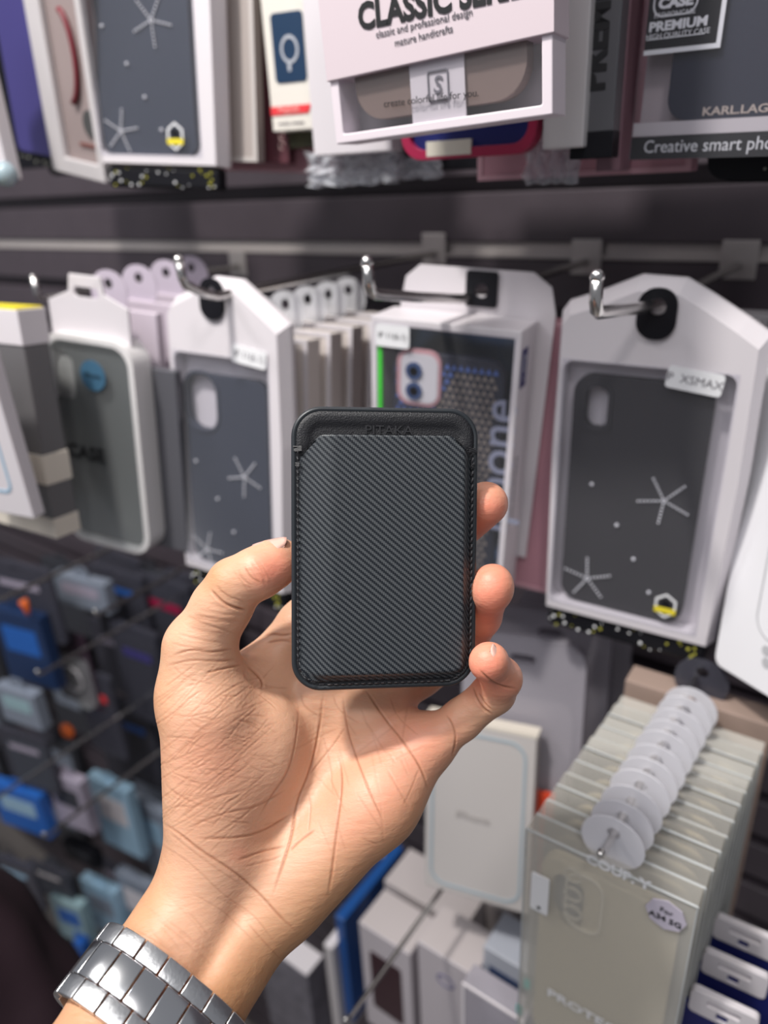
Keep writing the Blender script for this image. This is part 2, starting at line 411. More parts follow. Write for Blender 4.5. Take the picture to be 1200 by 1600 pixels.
e01, e12, e23, e30 = look(Q[:, 0], Q[:, 1]), look(Q[:, 1], Q[:, 2]), look(Q[:, 2], Q[:, 3]), look(Q[:, 3], Q[:, 0])
Q2 = np.concatenate([np.stack(x, 1) for x in ((Q[:, 0], e01, nf, e30), (e01, Q[:, 1], e12, nf), (nf, e12, Q[:, 2], e23), (e30, nf, e23, Q[:, 3]))])
V2 = lap(V2, edges_of(Q2), 3)
def normals(V, Q):
    n = np.cross(V[Q[:, 2]]-V[Q[:, 0]], V[Q[:, 3]]-V[Q[:, 1]]); o = np.zeros_like(V)
    for k in range(3):
        for j in range(4): o[:, k] += np.bincount(Q[:, j], n[:, k], len(V))
    return o/(np.linalg.norm(o, axis=1)[:, None]+1e-12)
NR = normals(V2, Q2)
if NR[np.argmin(V2[:, 2]), 2] > 0: Q2 = Q2[:, ::-1]; NR = -NR
U_ = 600+FPX*V2[:, 0]/V2[:, 2]; W_ = 800-FPX*V2[:, 1]/V2[:, 2]
front = np.clip((-NR[:, 2]-0.05)*3, 0, 1)
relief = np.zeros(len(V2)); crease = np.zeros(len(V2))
def fold(pts, depth, wid, ridge=0.35, dmin=None):
    """a skin fold along a polyline: groove with soft raised lips"""
    P = np.array(pts, float)
    if len(P) > 2:                              # round the corners
        for _ in range(2):
            P = np.concatenate([[P[0]], np.stack([P[:-1]*.75+P[1:]*.25, P[:-1]*.25+P[1:]*.75], 1).reshape(-1, 2), [P[-1]]])
    m = wid*5; b = np.where((U_ > P[:, 0].min()-m) & (U_ < P[:, 0].max()+m) & (W_ > P[:, 1].min()-m) & (W_ < P[:, 1].max()+m) & (front > 0))[0]
    if len(b) == 0: return
    best = np.full(len(b), 1e9); tt = np.zeros(len(b)); L = np.linalg.norm(np.diff(P, axis=0), axis=1); tot = L.sum(); acc = 0
    for a, c, l in zip(P, P[1:], L):
        ba = c-a; t = np.clip(((U_[b]-a[0])*ba[0]+(W_[b]-a[1])*ba[1])/max(l*l, 1e-6), 0, 1)
        d = np.hypot(U_[b]-a[0]-t*ba[0], W_[b]-a[1]-t*ba[1]); u = d < best
        best[u] = d[u]; tt[u] = (acc+t[u]*l)/tot; acc += l
    fade = np.clip(np.minimum(tt, 1-tt)*6+0.15, 0, 1)*front[b]
    g = np.exp(-(best/wid)**2); rd = np.exp(-((best-wid*2.1)/(wid*1.3))**2)
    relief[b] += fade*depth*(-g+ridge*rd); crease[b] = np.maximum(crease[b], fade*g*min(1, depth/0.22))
M_ = [  # main lines: points, depth mm, width px
 ([(467,1100),(466,1130),(461,1165),(450,1208),(426,1240),(405,1275)], .22, 2.4),
 ([(505,1085),(500,1130),(494,1168),(481,1214),(463,1254),(457,1300),(447,1335),(426,1400)], .42, 2.9),
 ([(536,1090),(539,1120),(547,1158),(563,1200),(576,1235),(600,1285)], .30, 2.5),
 ([(570,1075),(597,1117),(630,1158),(650,1187),(663,1212),(668,1232)], .40, 2.7),
 ([(528,1180),(534,1205),(534,1235),(527,1290),(522,1335),(518,1368),(513,1398)], .34, 3.0),
 ([(482,1212),(500,1190),(524,1160),(540,1135)], .20, 2.2), ([(483,1240),(486,1262),(482,1300)], .15, 2.0),
 ([(452,1330),(470,1312),(492,1297)], .26, 2.6), ([(505,1150),(516,1190),(520,1240)], .14, 2),
 ([(255,1286),(280,1302),(313,1329),(367,1362),(405,1396),(438,1433),(463,1456)], .38, 3.0),
 ([(262,1300),(320,1345),(380,1385)], .12, 2.2), ([(250,1318),(300,1350),(350,1400),(400,1432),(430,1475)], .12, 2.3),
 ([(385,1440),(420,1480),(440,1500)], .14, 2.2), ([(300,1395),(360,1430),(400,1475)], .1, 2.2),
 ([(313,1310),(367,1310),(410,1300),(455,1272)], .30, 2.6), ([(290,1295),(350,1270),(400,1262),(445,1235)], .22, 2.4),
 ([(280,1280),(320,1250),(380,1235)], .2, 2.3), ([(370,1345),(410,1330),(447,1322)], .26, 2.6), ([(380,1355),(420,1345),(440,1338)], .16, 2.4),
 ([(697,1117),(706,1130),(712,1148),(711,1166),(706,1182)], .40, 2.2),
 ([(738,1072),(744,1090),(754,1106),(768,1116)], .50, 2.4), ([(748,1082),(758,1100),(770,1110)], .25, 2.0),
 ([(750,1048),(764,1062),(785,1073),(806,1076)], .50, 2.4),
 ([(330,922),(340,934),(352,944),(368,950),(384,954)], .9, 3.0), ([(338,915),(352,930),(380,940)], .2, 2.2),
 ([(382,886),(392,902),(408,911)], .28, 2.2), ([(372,895),(382,908),(394,915)], .16, 2.0),
 ([(270,1024),(300,1014),(330,1020),(362,1014)], .38, 2.5), ([(262,1040),(300,1030),(340,1034),(368,1030)], .25, 2.4),
 ([(320,1052),(348,1045),(381,1038)], .40, 2.5), ([(383,1040),(398,1050),(411,1064),(409,1078)], .60, 3.0), ([(384,1040),(380,1052),(388,1066)], .3, 2.4),
 ([(412,994),(427,990),(440,993),(455,991)], .36, 2.4), ([(418,1004),(440,1000),(455,1003)], .3, 2.4),
 ([(470,1085),(475,1105),(500,1120)], .16, 2.2), ([(520,1085),(528,1110),(560,1130)], .14, 2.0), ([(610,1090),(620,1120),(655,1150)], .12, 2.0),
 ([(560,1180),(590,1170),(625,1170)], .10, 2.0), ([(565,1310),(590,1320)], .14, 2.2), ([(655,1200),(640,1240),(628,1262)], .12, 2.2),
]
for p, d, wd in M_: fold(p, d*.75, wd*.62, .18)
rs = np.random.RandomState(3)
for i in range(80):                             # cross-hatched lines over the ball of the thumb
    u, v = rs.uniform(262, 400), rs.uniform(1055, 1295); L = rs.uniform(45, 130)
    a = radians(rs.normal(36, 7)); bend = rs.uniform(-8, 8)
    fold([(u-L/2*cos(a), v+L/2*sin(a)), (u, v+bend), (u+L/2*cos(a), v-L/2*sin(a))], rs.uniform(.03, .11), rs.uniform(1.1, 1.5))
for i in range(60):
    u, v = rs.uniform(260, 430), rs.uniform(1050, 1300); L = rs.uniform(25, 60); a = radians(rs.normal(-14, 12))
    fold([(u-L/2*cos(a), v+L/2*sin(a)), (u, v+rs.uniform(-5, 5)), (u+L/2*cos(a), v-L/2*sin(a))], rs.uniform(.03, .11), rs.uniform(1.1, 1.7))
for i in range(16):                             # fine rings on the thumb
    t = rs.uniform(0, 1); u, v = 300+60*t, 1010-70*t; a = radians(-10+rs.normal(0, 5)); L = rs.uniform(50, 80)
    fold([(u-L/2*cos(a), v+L/2*sin(a)), (u, v+3), (u+L/2*cos(a), v-L/2*sin(a))], rs.uniform(.04, .11), 1.7)
for i in range(10):
    t = rs.uniform(0, 1); u, v = 372+45*t, 912-22*t; a = radians(-62+rs.normal(0, 6)); L = rs.uniform(30, 50)
    fold([(u-L/2*cos(a), v+L/2*sin(a)), (u+2, v), (u+L/2*cos(a), v-L/2*sin(a))], rs.uniform(.04, .09), 1.6)
for i in range(26):                             # faint lines over the rest of the palm and the wrist
    u, v = rs.uniform(470, 640), rs.uniform(1110, 1330); L = rs.uniform(30, 90); a = radians(rs.choice([-75, -60, 30])+rs.normal(0, 12))
    if u+v*.9 > 1760: continue
    fold([(u-L/2*cos(a), v+L/2*sin(a)), (u, v), (u+L/2*cos(a), v-L/2*sin(a))], rs.uniform(.03, .08), 1.7)
for i in range(22):
    t = rs.uniform(0, 1); u, v = 330-70*t+rs.uniform(-60, 60), 1400+110*t; L = rs.uniform(40, 110); a = radians(-38+rs.normal(0, 7))
    fold([(u-L/2*cos(a), v+L/2*sin(a)), (u, v-4), (u+L/2*cos(a), v-L/2*sin(a))], rs.uniform(.02, .06), 2.0)
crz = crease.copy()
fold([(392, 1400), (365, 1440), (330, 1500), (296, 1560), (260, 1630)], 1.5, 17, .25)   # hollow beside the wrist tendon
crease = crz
V2 = V2+NR*relief[:, None]*0.001
def gauss(u, v, r, d=None, dr=.01):
    g = np.exp(-((U_-u)**2+(W_-v)**2)/(r*r))
    return g if d is None else g*np.exp(-((V2[:, 2]-d)/dr)**2)
red = np.clip(np.clip((U_-715)/30, 0, 1)*np.clip((1110-W_)/30, 0, 1)*.45+gauss(432, 888, 30)*.9+gauss(405, 905, 22)*.4+gauss(766, 815, 34)+gauss(766, 905, 30)*.55+gauss(770, 955, 34)*.7+gauss(755, 1040, 30)*.9+gauss(650, 1150, 60)*.5
              + gauss(560, 1270, 60)*.25+gauss(330, 1180, 70)*.25+gauss(372, 1335, 16)*.35+gauss(600, 1220, 60)*.3+gauss(790, 1080, 20)*.3, 0, 1)
ax = (U_-430)*0.62+(W_-1415)*0.78                # beyond the wrist line the skin is tanner
tan = np.clip(ax/90+0.35, 0, 1)*0.9
tan = np.maximum(tan, np.clip((275-U_)/40, 0, 1)*0.6*(W_ > 1000)); tan = np.maximum(tan, gauss(335, 900, 30)*.7)

def local_origin(u, v, d): return CM @ Matrix.Translation((float((u-600)/FPX*d), float(-(v-800)/FPX*d), float(-d)))
HM = local_origin(330, 1440, .262); HO = C(330, 1440, .262)
def hl(p): p = np.asarray(p)-HO; return p*[1, 1, -1]            # lens frame to the hand's own frame
Vh = (V2-HO)*[1, 1, -1]
me = bpy.data.meshes.new('person')
n0 = normals(Vh, Q2); i = np.argmax(Vh[:, 2])
if n0[i, 2] < 0: Q2 = Q2[:, ::-1]
me.vertices.add(len(Vh)); me.vertices.foreach_set('co', Vh.astype(np.float32).ravel())
me.loops.add(Q2.size); me.loops.foreach_set('vertex_index', Q2.astype(np.int32).ravel())
me.polygons.add(len(Q2)); me.polygons.foreach_set('loop_start', np.arange(0, Q2.size, 4, dtype=np.int32))
me.polygons.foreach_set('loop_total', np.full(len(Q2), 4, np.int32))
me.polygons.foreach_set('use_smooth', np.ones(len(Q2), bool)); me.update(calc_edges=True); me.validate()
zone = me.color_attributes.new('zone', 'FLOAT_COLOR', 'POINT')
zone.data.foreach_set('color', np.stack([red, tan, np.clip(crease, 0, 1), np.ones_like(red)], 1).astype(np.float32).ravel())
person = bpy.data.objects.new('person', me); COL.objects.link(person); person.matrix_world = HM
tag(person, 'left hand of a person, palm to the viewer, gripping the black wallet by its edges', 'person')

def skin_material():
    m = bpy.data.materials.new('skin'); m.use_nodes = True; nt = m.node_tree; b = nt.nodes['Principled BSDF']; L = nt.links.new
    at_ = nt.nodes.new('ShaderNodeAttribute'); at_.attribute_name = 'zone'; sep = nt.nodes.new('ShaderNodeSeparateColor'); L(at_.outputs['Color'], sep.inputs[0])
    tc = nt.nodes.new('ShaderNodeTexCoord')
    def noise(sc, det=3, rough=.5):
        n = nt.nodes.new('ShaderNodeTexNoise'); n.inputs['Scale'].default_value = sc; n.inputs['Detail'].default_value = det; n.inputs['Roughness'].default_value = rough
        L(tc.outputs['Object'], n.inputs['Vector']); return n
    def mix(fac, a, bb):
        x = nt.nodes.new('ShaderNodeMix'); x.data_type = 'RGBA'
        if hasattr(fac, 'is_linked'): L(fac, x.inputs['Factor'])
        else: x.inputs['Factor'].default_value = fac
        for s, v in (('A', a), ('B', bb)):
            if isinstance(v, tuple): x.inputs[s].default_value = (*v, 1)
            else: L(v, x.inputs[s])
        return x.outputs['Result']
    def scaled(o, k, off=0.0):
        x = nt.nodes.new('ShaderNodeMath'); x.operation = 'MULTIPLY_ADD'; x.inputs[1].default_value = k; x.inputs[2].default_value = off; x.use_clamp = True; L(o, x.inputs[0]); return x.outputs[0]
    c = mix(scaled(noise(60, 5).outputs['Fac'], 1.6, -.3), (0.62, 0.34, 0.215), (0.71, 0.44, 0.295))
    c = mix(scaled(noise(24, 3).outputs['Fac'], 1.2, -.35), c, (0.68, 0.345, 0.225))
    c = mix(sep.outputs[1], c, mix(scaled(noise(90, 5).outputs['Fac'], 1.4, -.2), (0.50, 0.245, 0.115), (0.58, 0.305, 0.155)))
    c = mix(scaled(sep.outputs[0], .85), c, (0.80, 0.27, 0.18))
    c = mix(scaled(sep.outputs[2], .75), c, (0.36, 0.13, 0.06))  # crease lines: reddish-brown pigment, with occlusion shade painted in too
    L(c, b.inputs['Base Color'])
    b.inputs['Roughness'].default_value = 0.46; b.inputs['Specular IOR Level'].default_value = 0.42
    b.inputs['Subsurface Weight'].default_value = 0.35; b.inputs['Subsurface Radius'].default_value = (1.0, 0.35, 0.2); b.inputs['Subsurface Scale'].default_value = 0.0022
    # fine skin grain: cells and tiny oblique lines
    vo = nt.nodes.new('ShaderNodeTexVoronoi'); vo.feature = 'DISTANCE_TO_EDGE'; vo.inputs['Scale'].default_value = 950
    mp = nt.nodes.new('ShaderNodeMapping'); mp.inputs['Rotation'].default_value = (0, 0, radians(38)); mp.inputs['Scale'].default_value = (.45, 1, 1)
    L(tc.outputs['Object'], mp.inputs[0]); L(mp.outputs[0], vo.inputs['Vector'])
    bp = nt.nodes.new('ShaderNodeBump'); bp.inputs['Strength'].default_value = .32; bp.inputs['Distance'].default_value = 0.00018
    L(vo.outputs['Distance'], bp.inputs['Height'])
    mp2 = nt.nodes.new('ShaderNodeMapping'); mp2.inputs['Rotation'].default_value = (0, 0, radians(-35)); mp2.inputs['Scale'].default_value = (.3, 1, 1)
    n2 = nt.nodes.new('ShaderNodeTexNoise'); n2.inputs['Scale'].default_value = 420; n2.inputs['Detail'].default_value = 4
    L(tc.outputs['Object'], mp2.inputs[0]); L(mp2.outputs[0], n2.inputs['Vector'])
    bp2 = nt.nodes.new('ShaderNodeBump'); bp2.inputs['Strength'].default_value = .5; bp2.inputs['Distance'].default_value = 0.0006
    L(n2.outputs['Fac'], bp2.inputs['Height']); L(bp.outputs[0], bp2.inputs['Normal']); L(bp2.outputs[0], b.inputs['Normal'])
    return m
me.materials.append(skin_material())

def nail(u, v, d, along, normal, w, l, bulge=.30):
    """a curved nail plate; along/normal are lens-frame directions, w and l in mm"""
    A = np.array(along, float); A /= np.linalg.norm(A); Nn = np.array(normal, float); Nn -= A*(Nn@A); Nn /= np.linalg.norm(Nn); B = np.cross(A, Nn)
    o = C(u, v, d); n, m = 10, 10; vs = []; fs = []
    for lay in (0, 1):
        for i in range(n+1):
            for j in range(m+1):
                s = (i/n-.5)*2; t = j/m; ww = w/2*(1-.18*(1-t)**2)*(1-.30*max(0, t-.8)/.2*abs(s))
                ang = s*1.0; y = (cos(ang)-1)*w*bulge*1.3; x = sin(ang)/sin(1.0)*ww
                t2 = t*l*(1-.16*s*s if t > .5 else 1)+(.14*l*s*s if t < .3 else 0)
                vs.append(hl(o+(B*x+Nn*(y-.45*t*t*l*.22-lay*.45)+A*(t2-l/2))*.001))
    g = lambda l_, i, j: l_*(n+1)*(m+1)+i*(m+1)+j
    for i in range(n):
        for j in range(m):
            fs.append((g(0,i,j), g(0,i,j+1), g(0,i+1,j+1), g(0,i+1,j))); fs.append((g(1,i,j), g(1,i+1,j), g(1,i+1,j+1), g(1,i,j+1)))
    for j in range(m): fs.append((g(0,0,j), g(1,0,j), g(1,0,j+1), g(0,0,j+1))); fs.append((g(0,n,j), g(0,n,j+1), g(1,n,j+1), g(1,n,j)))
    for i in range(n): fs.append((g(0,i,0), g(0,i+1,0), g(1,i+1,0), g(1,i,0))); fs.append((g(0,i,m), g(1,i,m), g(1,i+1,m), g(0,i+1,m)))
    mb = MB().add(vs, fs); return mb.build('fingernail', mat('nail', (.74, .44, .36), .25, coat=.5), person, smooth=True)
nail(420, 844, .2615, (.95, .31, .05), (-.30, .88, -.38), 9.5, 12.5)
nail(782, 1020, .2540, (-.50, .80, -.15), (.74, .52, -.42), 6.6, 8.0)
# ================================================================== THE BRACELET WATCH
def make_watch():
    st = mat('steel_brushed', (.74, .75, .77), .30, 1.0, bump=.12, gscale=900); sp = mat('steel_polished', (.84, .85, .87), .17, 1.0)
    # the strap runs around the forearm; frame: e1 across the arm, ez towards the viewer, ea along the arm to the hand
    Cc = C(241, 1589, .2405)
    ea = C(241+93, 1589-142, .263)-Cc; ea /= np.linalg.norm(ea)
    e1 = np.array([.80, -.60, 0]); e1 -= ea*(e1@ea); e1 /= np.linalg.norm(e1); ez = np.cross(e1, ea)
    if ez[2] > 0: ez = -ez
    O = local_origin(241, 1589, .2405); r = thing('wristwatch', 'silver steel link watch bracelet worn on the wrist', 'watch', O)
    toL = lambda p: tuple(np.asarray(p)*[1, 1, -1])
    a, b = .0298, .0195                          # half width and half depth of the loop
    # arc-length table
    T_ = np.linspace(0, 2*pi, 2001); X_ = np.sign(np.cos(T_))*a*np.abs(np.cos(T_))**.86; Z_ = np.sign(np.sin(T_))*b*np.abs(np.sin(T_))**.86
    S_ = np.concatenate([[0], np.cumsum(np.hypot(np.diff(X_), np.diff(Z_)))]); tot = S_[-1]
    def frame(s):
        s = s % tot; x, z = np.interp(s, S_, X_), np.interp(s, S_, Z_); x2, z2 = np.interp((s+1e-4) % tot, S_, X_), np.interp((s+1e-4) % tot, S_, Z_)
        t = np.array([x2-x, z2-z]); t /= np.linalg.norm(t); return x, z, t
    NL = 18; pitch = tot/NL; Wd = .0235
    cols = [(-.5, -.235, 0.0, st), (-.225, .225, .5, sp), (.235, .5, 0.0, st)]
    for k in range(NL):
        for c0, c1, off, m in cols:
            s0 = (k+off)*pitch; L = pitch*.93; nn = 5; secs = []
            for q in range(nn+1):
                sq = s0-L/2+L*q/nn; x, z, t = frame(sq); nrm = np.array([t[1], -t[0]])
                e = abs(q/nn-.5)*2; th = .0013; secs.append((x, z, nrm, th))
            v = []; f = []
            for x, z, nrm, th in secs:
                for cc, tt in ((c0, -1), (c0+.02, 1), (c1-.02, 1), (c1, -1)):
                    hh = th if tt > 0 else -.0012
                    if (cc in (c0, c1)) and tt < 0: pass
                    P = e1*(x+nrm[0]*hh)+ez*(z+nrm[1]*hh)+ea*(cc*Wd); v.append(toL(P))
                # side shoulder
            v2 = []; 
            n = 6; v = []
            for x, z, nrm, th in secs:
                for cc, hh in ((c0, -.0012), (c0, th*.88), (c0+.02, th), (c1-.02, th), (c1, th*.88), (c1, -.0012)):
                    v.append(toL(e1*(x+nrm[0]*hh)+ez*(z+nrm[1]*hh)+ea*(cc*Wd)))
            for q in range(nn):
                for j in range(n): f.append((q*n+j, q*n+(j+1) % n, (q+1)*n+(j+1) % n, (q+1)*n+j))
            f.append(tuple(range(n-1, -1, -1))); f.append(tuple(range(nn*n, nn*n+n)))
            o = MB().add(v, f).build('link', m, r); me = o.data
            bm = bmesh.new(); bm.from_mesh(me); bmesh.ops.recalc_face_normals(bm, faces=bm.faces); bm.to_mesh(me); bm.free()
            for p in me.polygons: p.use_smooth = True
            me.set_sharp_from_angle(angle=radians(28))
            bv = o.modifiers.new('bevel', 'BEVEL'); bv.width = .00022; bv.segments = 2; bv.limit_method = 'ANGLE'; bv.angle_limit = radians(35)
    return r
watch = make_watch()
# ================================================================== SHARED COLOURS
WHITE = mat('white_card', (.66, .62, .65), .45); CREAM = mat('cream_card', (.68, .62, .54), .5); GREYW = mat('grey_white_card', (.50, .47, .48), .5)
PINK = mat('dusty_pink_card', (.50, .25, .30), .5); NAVY = mat('navy_card', (.014, .018, .12), .4, **{'Specular IOR Level': .3}); BLACK = mat('black_card', (.008, .008, .011), .45, **{'Specular IOR Level': .2})
CHAR = mat('charcoal_case', (.036, .034, .039), .55, bump=.3, gscale=900, **{'Specular IOR Level': .3}); SLATE = mat('slate_blue_case', (.034, .042, .064), .5, bump=.3, gscale=900, **{'Specular IOR Level': .3})
STEEL = mat('hook_steel', (.72, .70, .68), .2, 1.0); FILM = mat('clear_film', (.9, .9, .93), .07, alpha=.02, fres=.12); CLEAR = mat('clear_plastic', (.9, .92, .93), .08, alpha=.03, fres=.18)
FROST = mat('frosted_plastic', (.80, .80, .83), .25, alpha=.42); BEAD = mat('rhinestone', (.85, .85, .88), .15, coat=1.0)
INK = mat('black_ink', (.008, .008, .01), .5); GREYINK = mat('grey_ink', (.16, .15, .17), .5); WHITEINK = mat('white_ink', (.80, .80, .82), .5)
BROWN = mat('taupe_case', (.19, .135, .115), .5); YEL = mat('yellow_card', (.75, .62, .03), .45); RED = mat('red_card', (.75, .04, .05), .45)
BLUE = mat('blue_card', (.02, .12, .45), .4); LBLUE = mat('light_blue_card', (.30, .46, .60), .45); ORANGE = mat('orange_plastic', (.75, .14, .02), .4)
DEEP = mat('dark_blue_card', (.015, .035, .10), .4); PURP = mat('violet_blue_case', (.050, .042, .18), .45); MAG = mat('crimson_case', (.34, .012, .06), .4)
WALLM = mat('slatwall_laminate', (.075, .060, .072), .42, grain=.12, gscale=30); ALU = mat('aluminium_strip', (.50, .46, .45), .4, .35)
GREYC = mat('grey_clear_case', (.10, .105, .105), .4); DARKC = mat('smoke_grey_plastic', (.10, .10, .115), .35); TEAL = mat('teal_ink', (.05, .55, .5), .4)
MAROON = mat('maroon_case', (.09, .025, .035), .45); LILAC = mat('lilac_grey_card', (.36, .32, .40), .45)
YW = .62
def Z3(u, v, Y): return at(u, v, Y)
def loc2(M, u, v):                             # where the line of sight (u, v) meets the front plane of a package, in its own x, z
    I = M.inverted(); o = I @ Vector(EYE); d = (I.to_3x3() @ Vector(px(u, v, 1.0)-EYE)); t = -o.y/d.y; p = o+d*t; return p.x, p.z
def T(x, y, z, rz=0, rx=0, ry=0): return Matrix.Translation((x, y, z)) @ Euler((rx, ry, rz)).to_matrix().to_4x4()
def TP(u, v, Y, rz=0, rx=0, ry=0): p = at(u, v, Y); return T(p[0], p[1], p[2], rz, rx, ry)

# ================================================================== THE WALL AND FLOOR
def struct(o, kind='structure'): o['kind'] = kind; return o
z0 = float(at(600, 400, YW)[2]); PITCH = .0545; GAP = .0135
mb = MB()
zz = z0-PITCH*31
while zz < 2.3:
    mb.box(-4.2, 1.6, YW, YW+.016, zz-(PITCH-GAP)+0, zz); zz += PITCH
mb.box(-4.2, 1.6, YW+.016, YW+.03, .001, 2.35)
struct(mb.build('wall_back', WALLM, bevel=.0012, segs=1))
for i, k in enumerate((0, 4, -8, -16)):
    m2 = MB(); zt = z0+PITCH*k+GAP; m2.box(-4.2, 1.6, YW+.004, YW+.0155, zt-GAP+.0008, zt-.0008); m2.box(-4.2, 1.6, YW-.001, YW+.004, zt-GAP+.0008, zt-GAP+.003)
    struct(m2.build('trim_%d' % (i+1), ALU))
struct(MB().box(-4.2, 1.6, -2.5, YW+.03, -.02, 0).build('floor', mat('floor_tile', (.20, .18, .17), .35)))

# ================================================================== DISPLAY HOOKS
def make_hook(M, L, label, up=.019, r=.0031, group='display hooks on the slatted wall', plate=True):
    t = thing('display_hook', label, 'hook', M, group)          # origin at the bend, rod runs along +y
    pts = [(0, .0, up), (0, .0005, .005), (0, .002, .0017), (0, .005, 0), (0, L*.5, 0), (0, L, 0)]
    MB().tube(pts, r, 12).build('rod', STEEL, t, smooth=True)
    MB().ball((0, 0, up), r*1.05, 12).build('rod_tip', STEEL, t, smooth=True)
    if plate: MB().box(-.013, .013, L-.002, L, -.010, .018).build('back_plate', ALU, t, bevel=.0008)
    return t
def hook_thru(a, b, Yb, label, up=.017, r=.0031):
    P = at(b[0], b[1], Yb); A = at(a[0], a[1], 1.0)-EYE; Yt = (P[0]-EYE[0])/A[0]; A = at(a[0], a[1], Yt); L = YW-Yt; s = (P[2]-A[2])/(Yb-Yt)
    t = thing('display_hook', label, 'hook', T(*A), 'display hooks on the slatted wall'); e = Yb-Yt
    MB().tube([(0, -.001, up), (0, -.0005, .006), (0, .0012, .002), (0, .0045, .0002), (0, e*.5, s*e*.5), (0, e, s*e), (0, L, s*e)], r, 12).build('rod', STEEL, t, smooth=True)
    MB().ball((0, -.001, up), r*1.12, 14).build('rod_tip', STEEL, t, smooth=True)
    MB().box(-.013, .013, L-.002, L, s*e-.010, s*e+.018).build('back_plate', ALU, t, bevel=.0008); return t, A
def hook_at(u, v, Yt, label, **k):
    p = at(u, v, Yt); return make_hook(T(*p), YW-p[1], label, **k), p
h1, HP1 = hook_thru((288, 450), (338, 463), .345, 'steel hook above the slate-blue case pouch, left of the wallet')
h2, HP2 = hook_thru((578, 462), (722, 467), .415, 'steel hook above the glossy window box behind the wallet')
h3, HP3 = hook_thru((930, 492), (1032, 476), .432, 'steel hook above the charcoal case pouch at the right')
h4, HP4 = hook_at(60, 468, .37, 'steel hook above the grey case in its clear shell')

# ================================================================== CASE POUCHES WITH RHINESTONE SNOWFLAKES
def star(mb, x, z, R, rot, n=5, r=.00085, y=-.0008, squash=1.0):
    for k in range(n):
        a = rot+2*pi*k/n; m = 7
        for j in range(m): q = R*(j+.6)/m; mb.ball((x+q*cos(a), y, z+q*sin(a)*squash), r, 6)
def case_plate(w, h, r, hole, parent, m, name='phone_case', t=.009, x=0, z=0):
    o = MB().plate(rrect(w, h, r, x, z+h/2, 8), [hole] if hole else [], .0002, t).build(name, m, parent, bevel=.0022, segs=3)
    return o
def snow_pouch(M, cw, ch, m, out, win, cam, stars, dots, label, stick=None, badge=None, hang=None, group=None, tone=WHITE, puff=.012):
    t = thing('case_pouch', label, 'phone case', M, group); bh = .016
    xl, xr, zt, zb = out; a, b, c, d = win
    o1 = [(xl, zb), (xr, zb), (xr+.002, zt*.55), (xr, zt-.006), (xr*.80, zt+.002), (xr*.50, zt+.013), (.016, zt+.021), (-.008, zt+.022), (xl*.55, zt+.013), (xl*.92, zt+.006), (xl, zt), (xl-.002, zt*.55)]
    ins = lambda p, k: (p[0]*(1-k), zb+(p[1]-zb)*(1-k*.5)+.001)
    front = [ins(p, .07) for p in o1]
    hole = rrect(b-a, c-d, .006, (a+b)/2, (c+d)/2)
    hh = hang or (0.0, zt+.006)
    eu = circ(.0062, hh[0], hh[1], 14, 1.25)
    MB().plate(front, [hole, eu], -.0035, puff*.6, o1, [hole, eu]).build('pouch_front', tone, t, bevel=.0015, segs=2)
    MB().plate(o1, [eu], puff*.6+.0005, puff*.6+.0035).build('pouch_back', tone, t)
    MB().box(a-.001, b+.001, -.0042, -.0038, d-.001, c+.001).build('window_film', FILM, t)
    hole2 = rrect(cam[2], cam[3], min(cam[2], cam[3])*.42, cam[0], cam[1]) if cam else None
    cs = case_plate(cw, ch, .011, hole2, t, m, t=.0068)
    if cam:
        MB().plate(rrect(cam[2]+.005, cam[3]+.005, min(cam[2], cam[3])*.5, cam[0], cam[1]), [hole2], -.0008, .0010).build('camera_ring', m, cs, bevel=.0004)
    for (sx, sz, R, rt) in stars:
        mb = MB(); star(mb, sx, sz, R, rt); mb.build('rhinestone_snowflake', BEAD, t, smooth=True)
    for (dx, dz) in dots: MB().ball((dx, -.0006, dz), .0013, 8).build('rhinestone', BEAD, t, smooth=True)
    if stick:
        s = MB().plate(rrect(.030, .0125, .002, 0, 0), [], -.0052, -.0046).build('size_sticker', WHITEINK, t); s.location = (stick[0], 0, stick[1]); s.rotation_euler = (0, radians(stick[3]), 0)
        text(stick[2], .0068, GREYINK, s, 0, 0, y=-.0053)
    if badge:
        bx, bz = badge; s = MB().plate([(bx+.0075*cos(radians(90+60*k)), bz+.0092*sin(radians(90+60*k))) for k in range(6)], [[(bx+.006*cos(radians(90+60*k)), bz+.0077*sin(radians(90+60*k))) for k in range(6)]], -.0052, -.0046).build('badge', WHITEINK, t)
        MB().box(bx-.0066, bx+.0066, -.0056, -.0050, bz-.0052, bz-.0014).build('yellow_band', YEL, s); MB().plate([(bx-.003, bz), (bx+.003, bz), (bx+.003, bz+.003), (bx, bz+.0052), (bx-.003, bz+.003)], [], -.0055, -.005).build('badge_mark', BLACK, s)
    # black euro-hook eyelet around the rod
    MB().plate(rrect(.021, .028, .0095, hh[0], hh[1]-.002), [circ(.0048, hh[0], hh[1]+.002, 14)], -.0060, -.0040).build('hanging_eyelet', BLACK, t)
    g = MB().box(xl+.004, xr-.004, -.001, puff, zb-bh, zb-.0005).build('patterned_base', BLACK, t, bevel=.003)
    rs = random.Random(5); sp = {0: MB(), 1: MB()}
    for k in range(34): sp[k % 2].ball((rs.uniform(xl+.006, xr-.006), -.0012, zb-.0015-rs.uniform(0, bh-.003)), rs.uniform(.0005, .0014), 6)
    sp[0].build('white_specks', WHITEINK, g); sp[1].build('yellow_specks', mat('olive_yellow', (.35, .33, .03), .5), g)
    return t
MA = pose([(901, 588), (1118, 605), (1068, 980), (868, 925)], .080, .160)
L2 = lambda M, *a: loc2(M, *a)
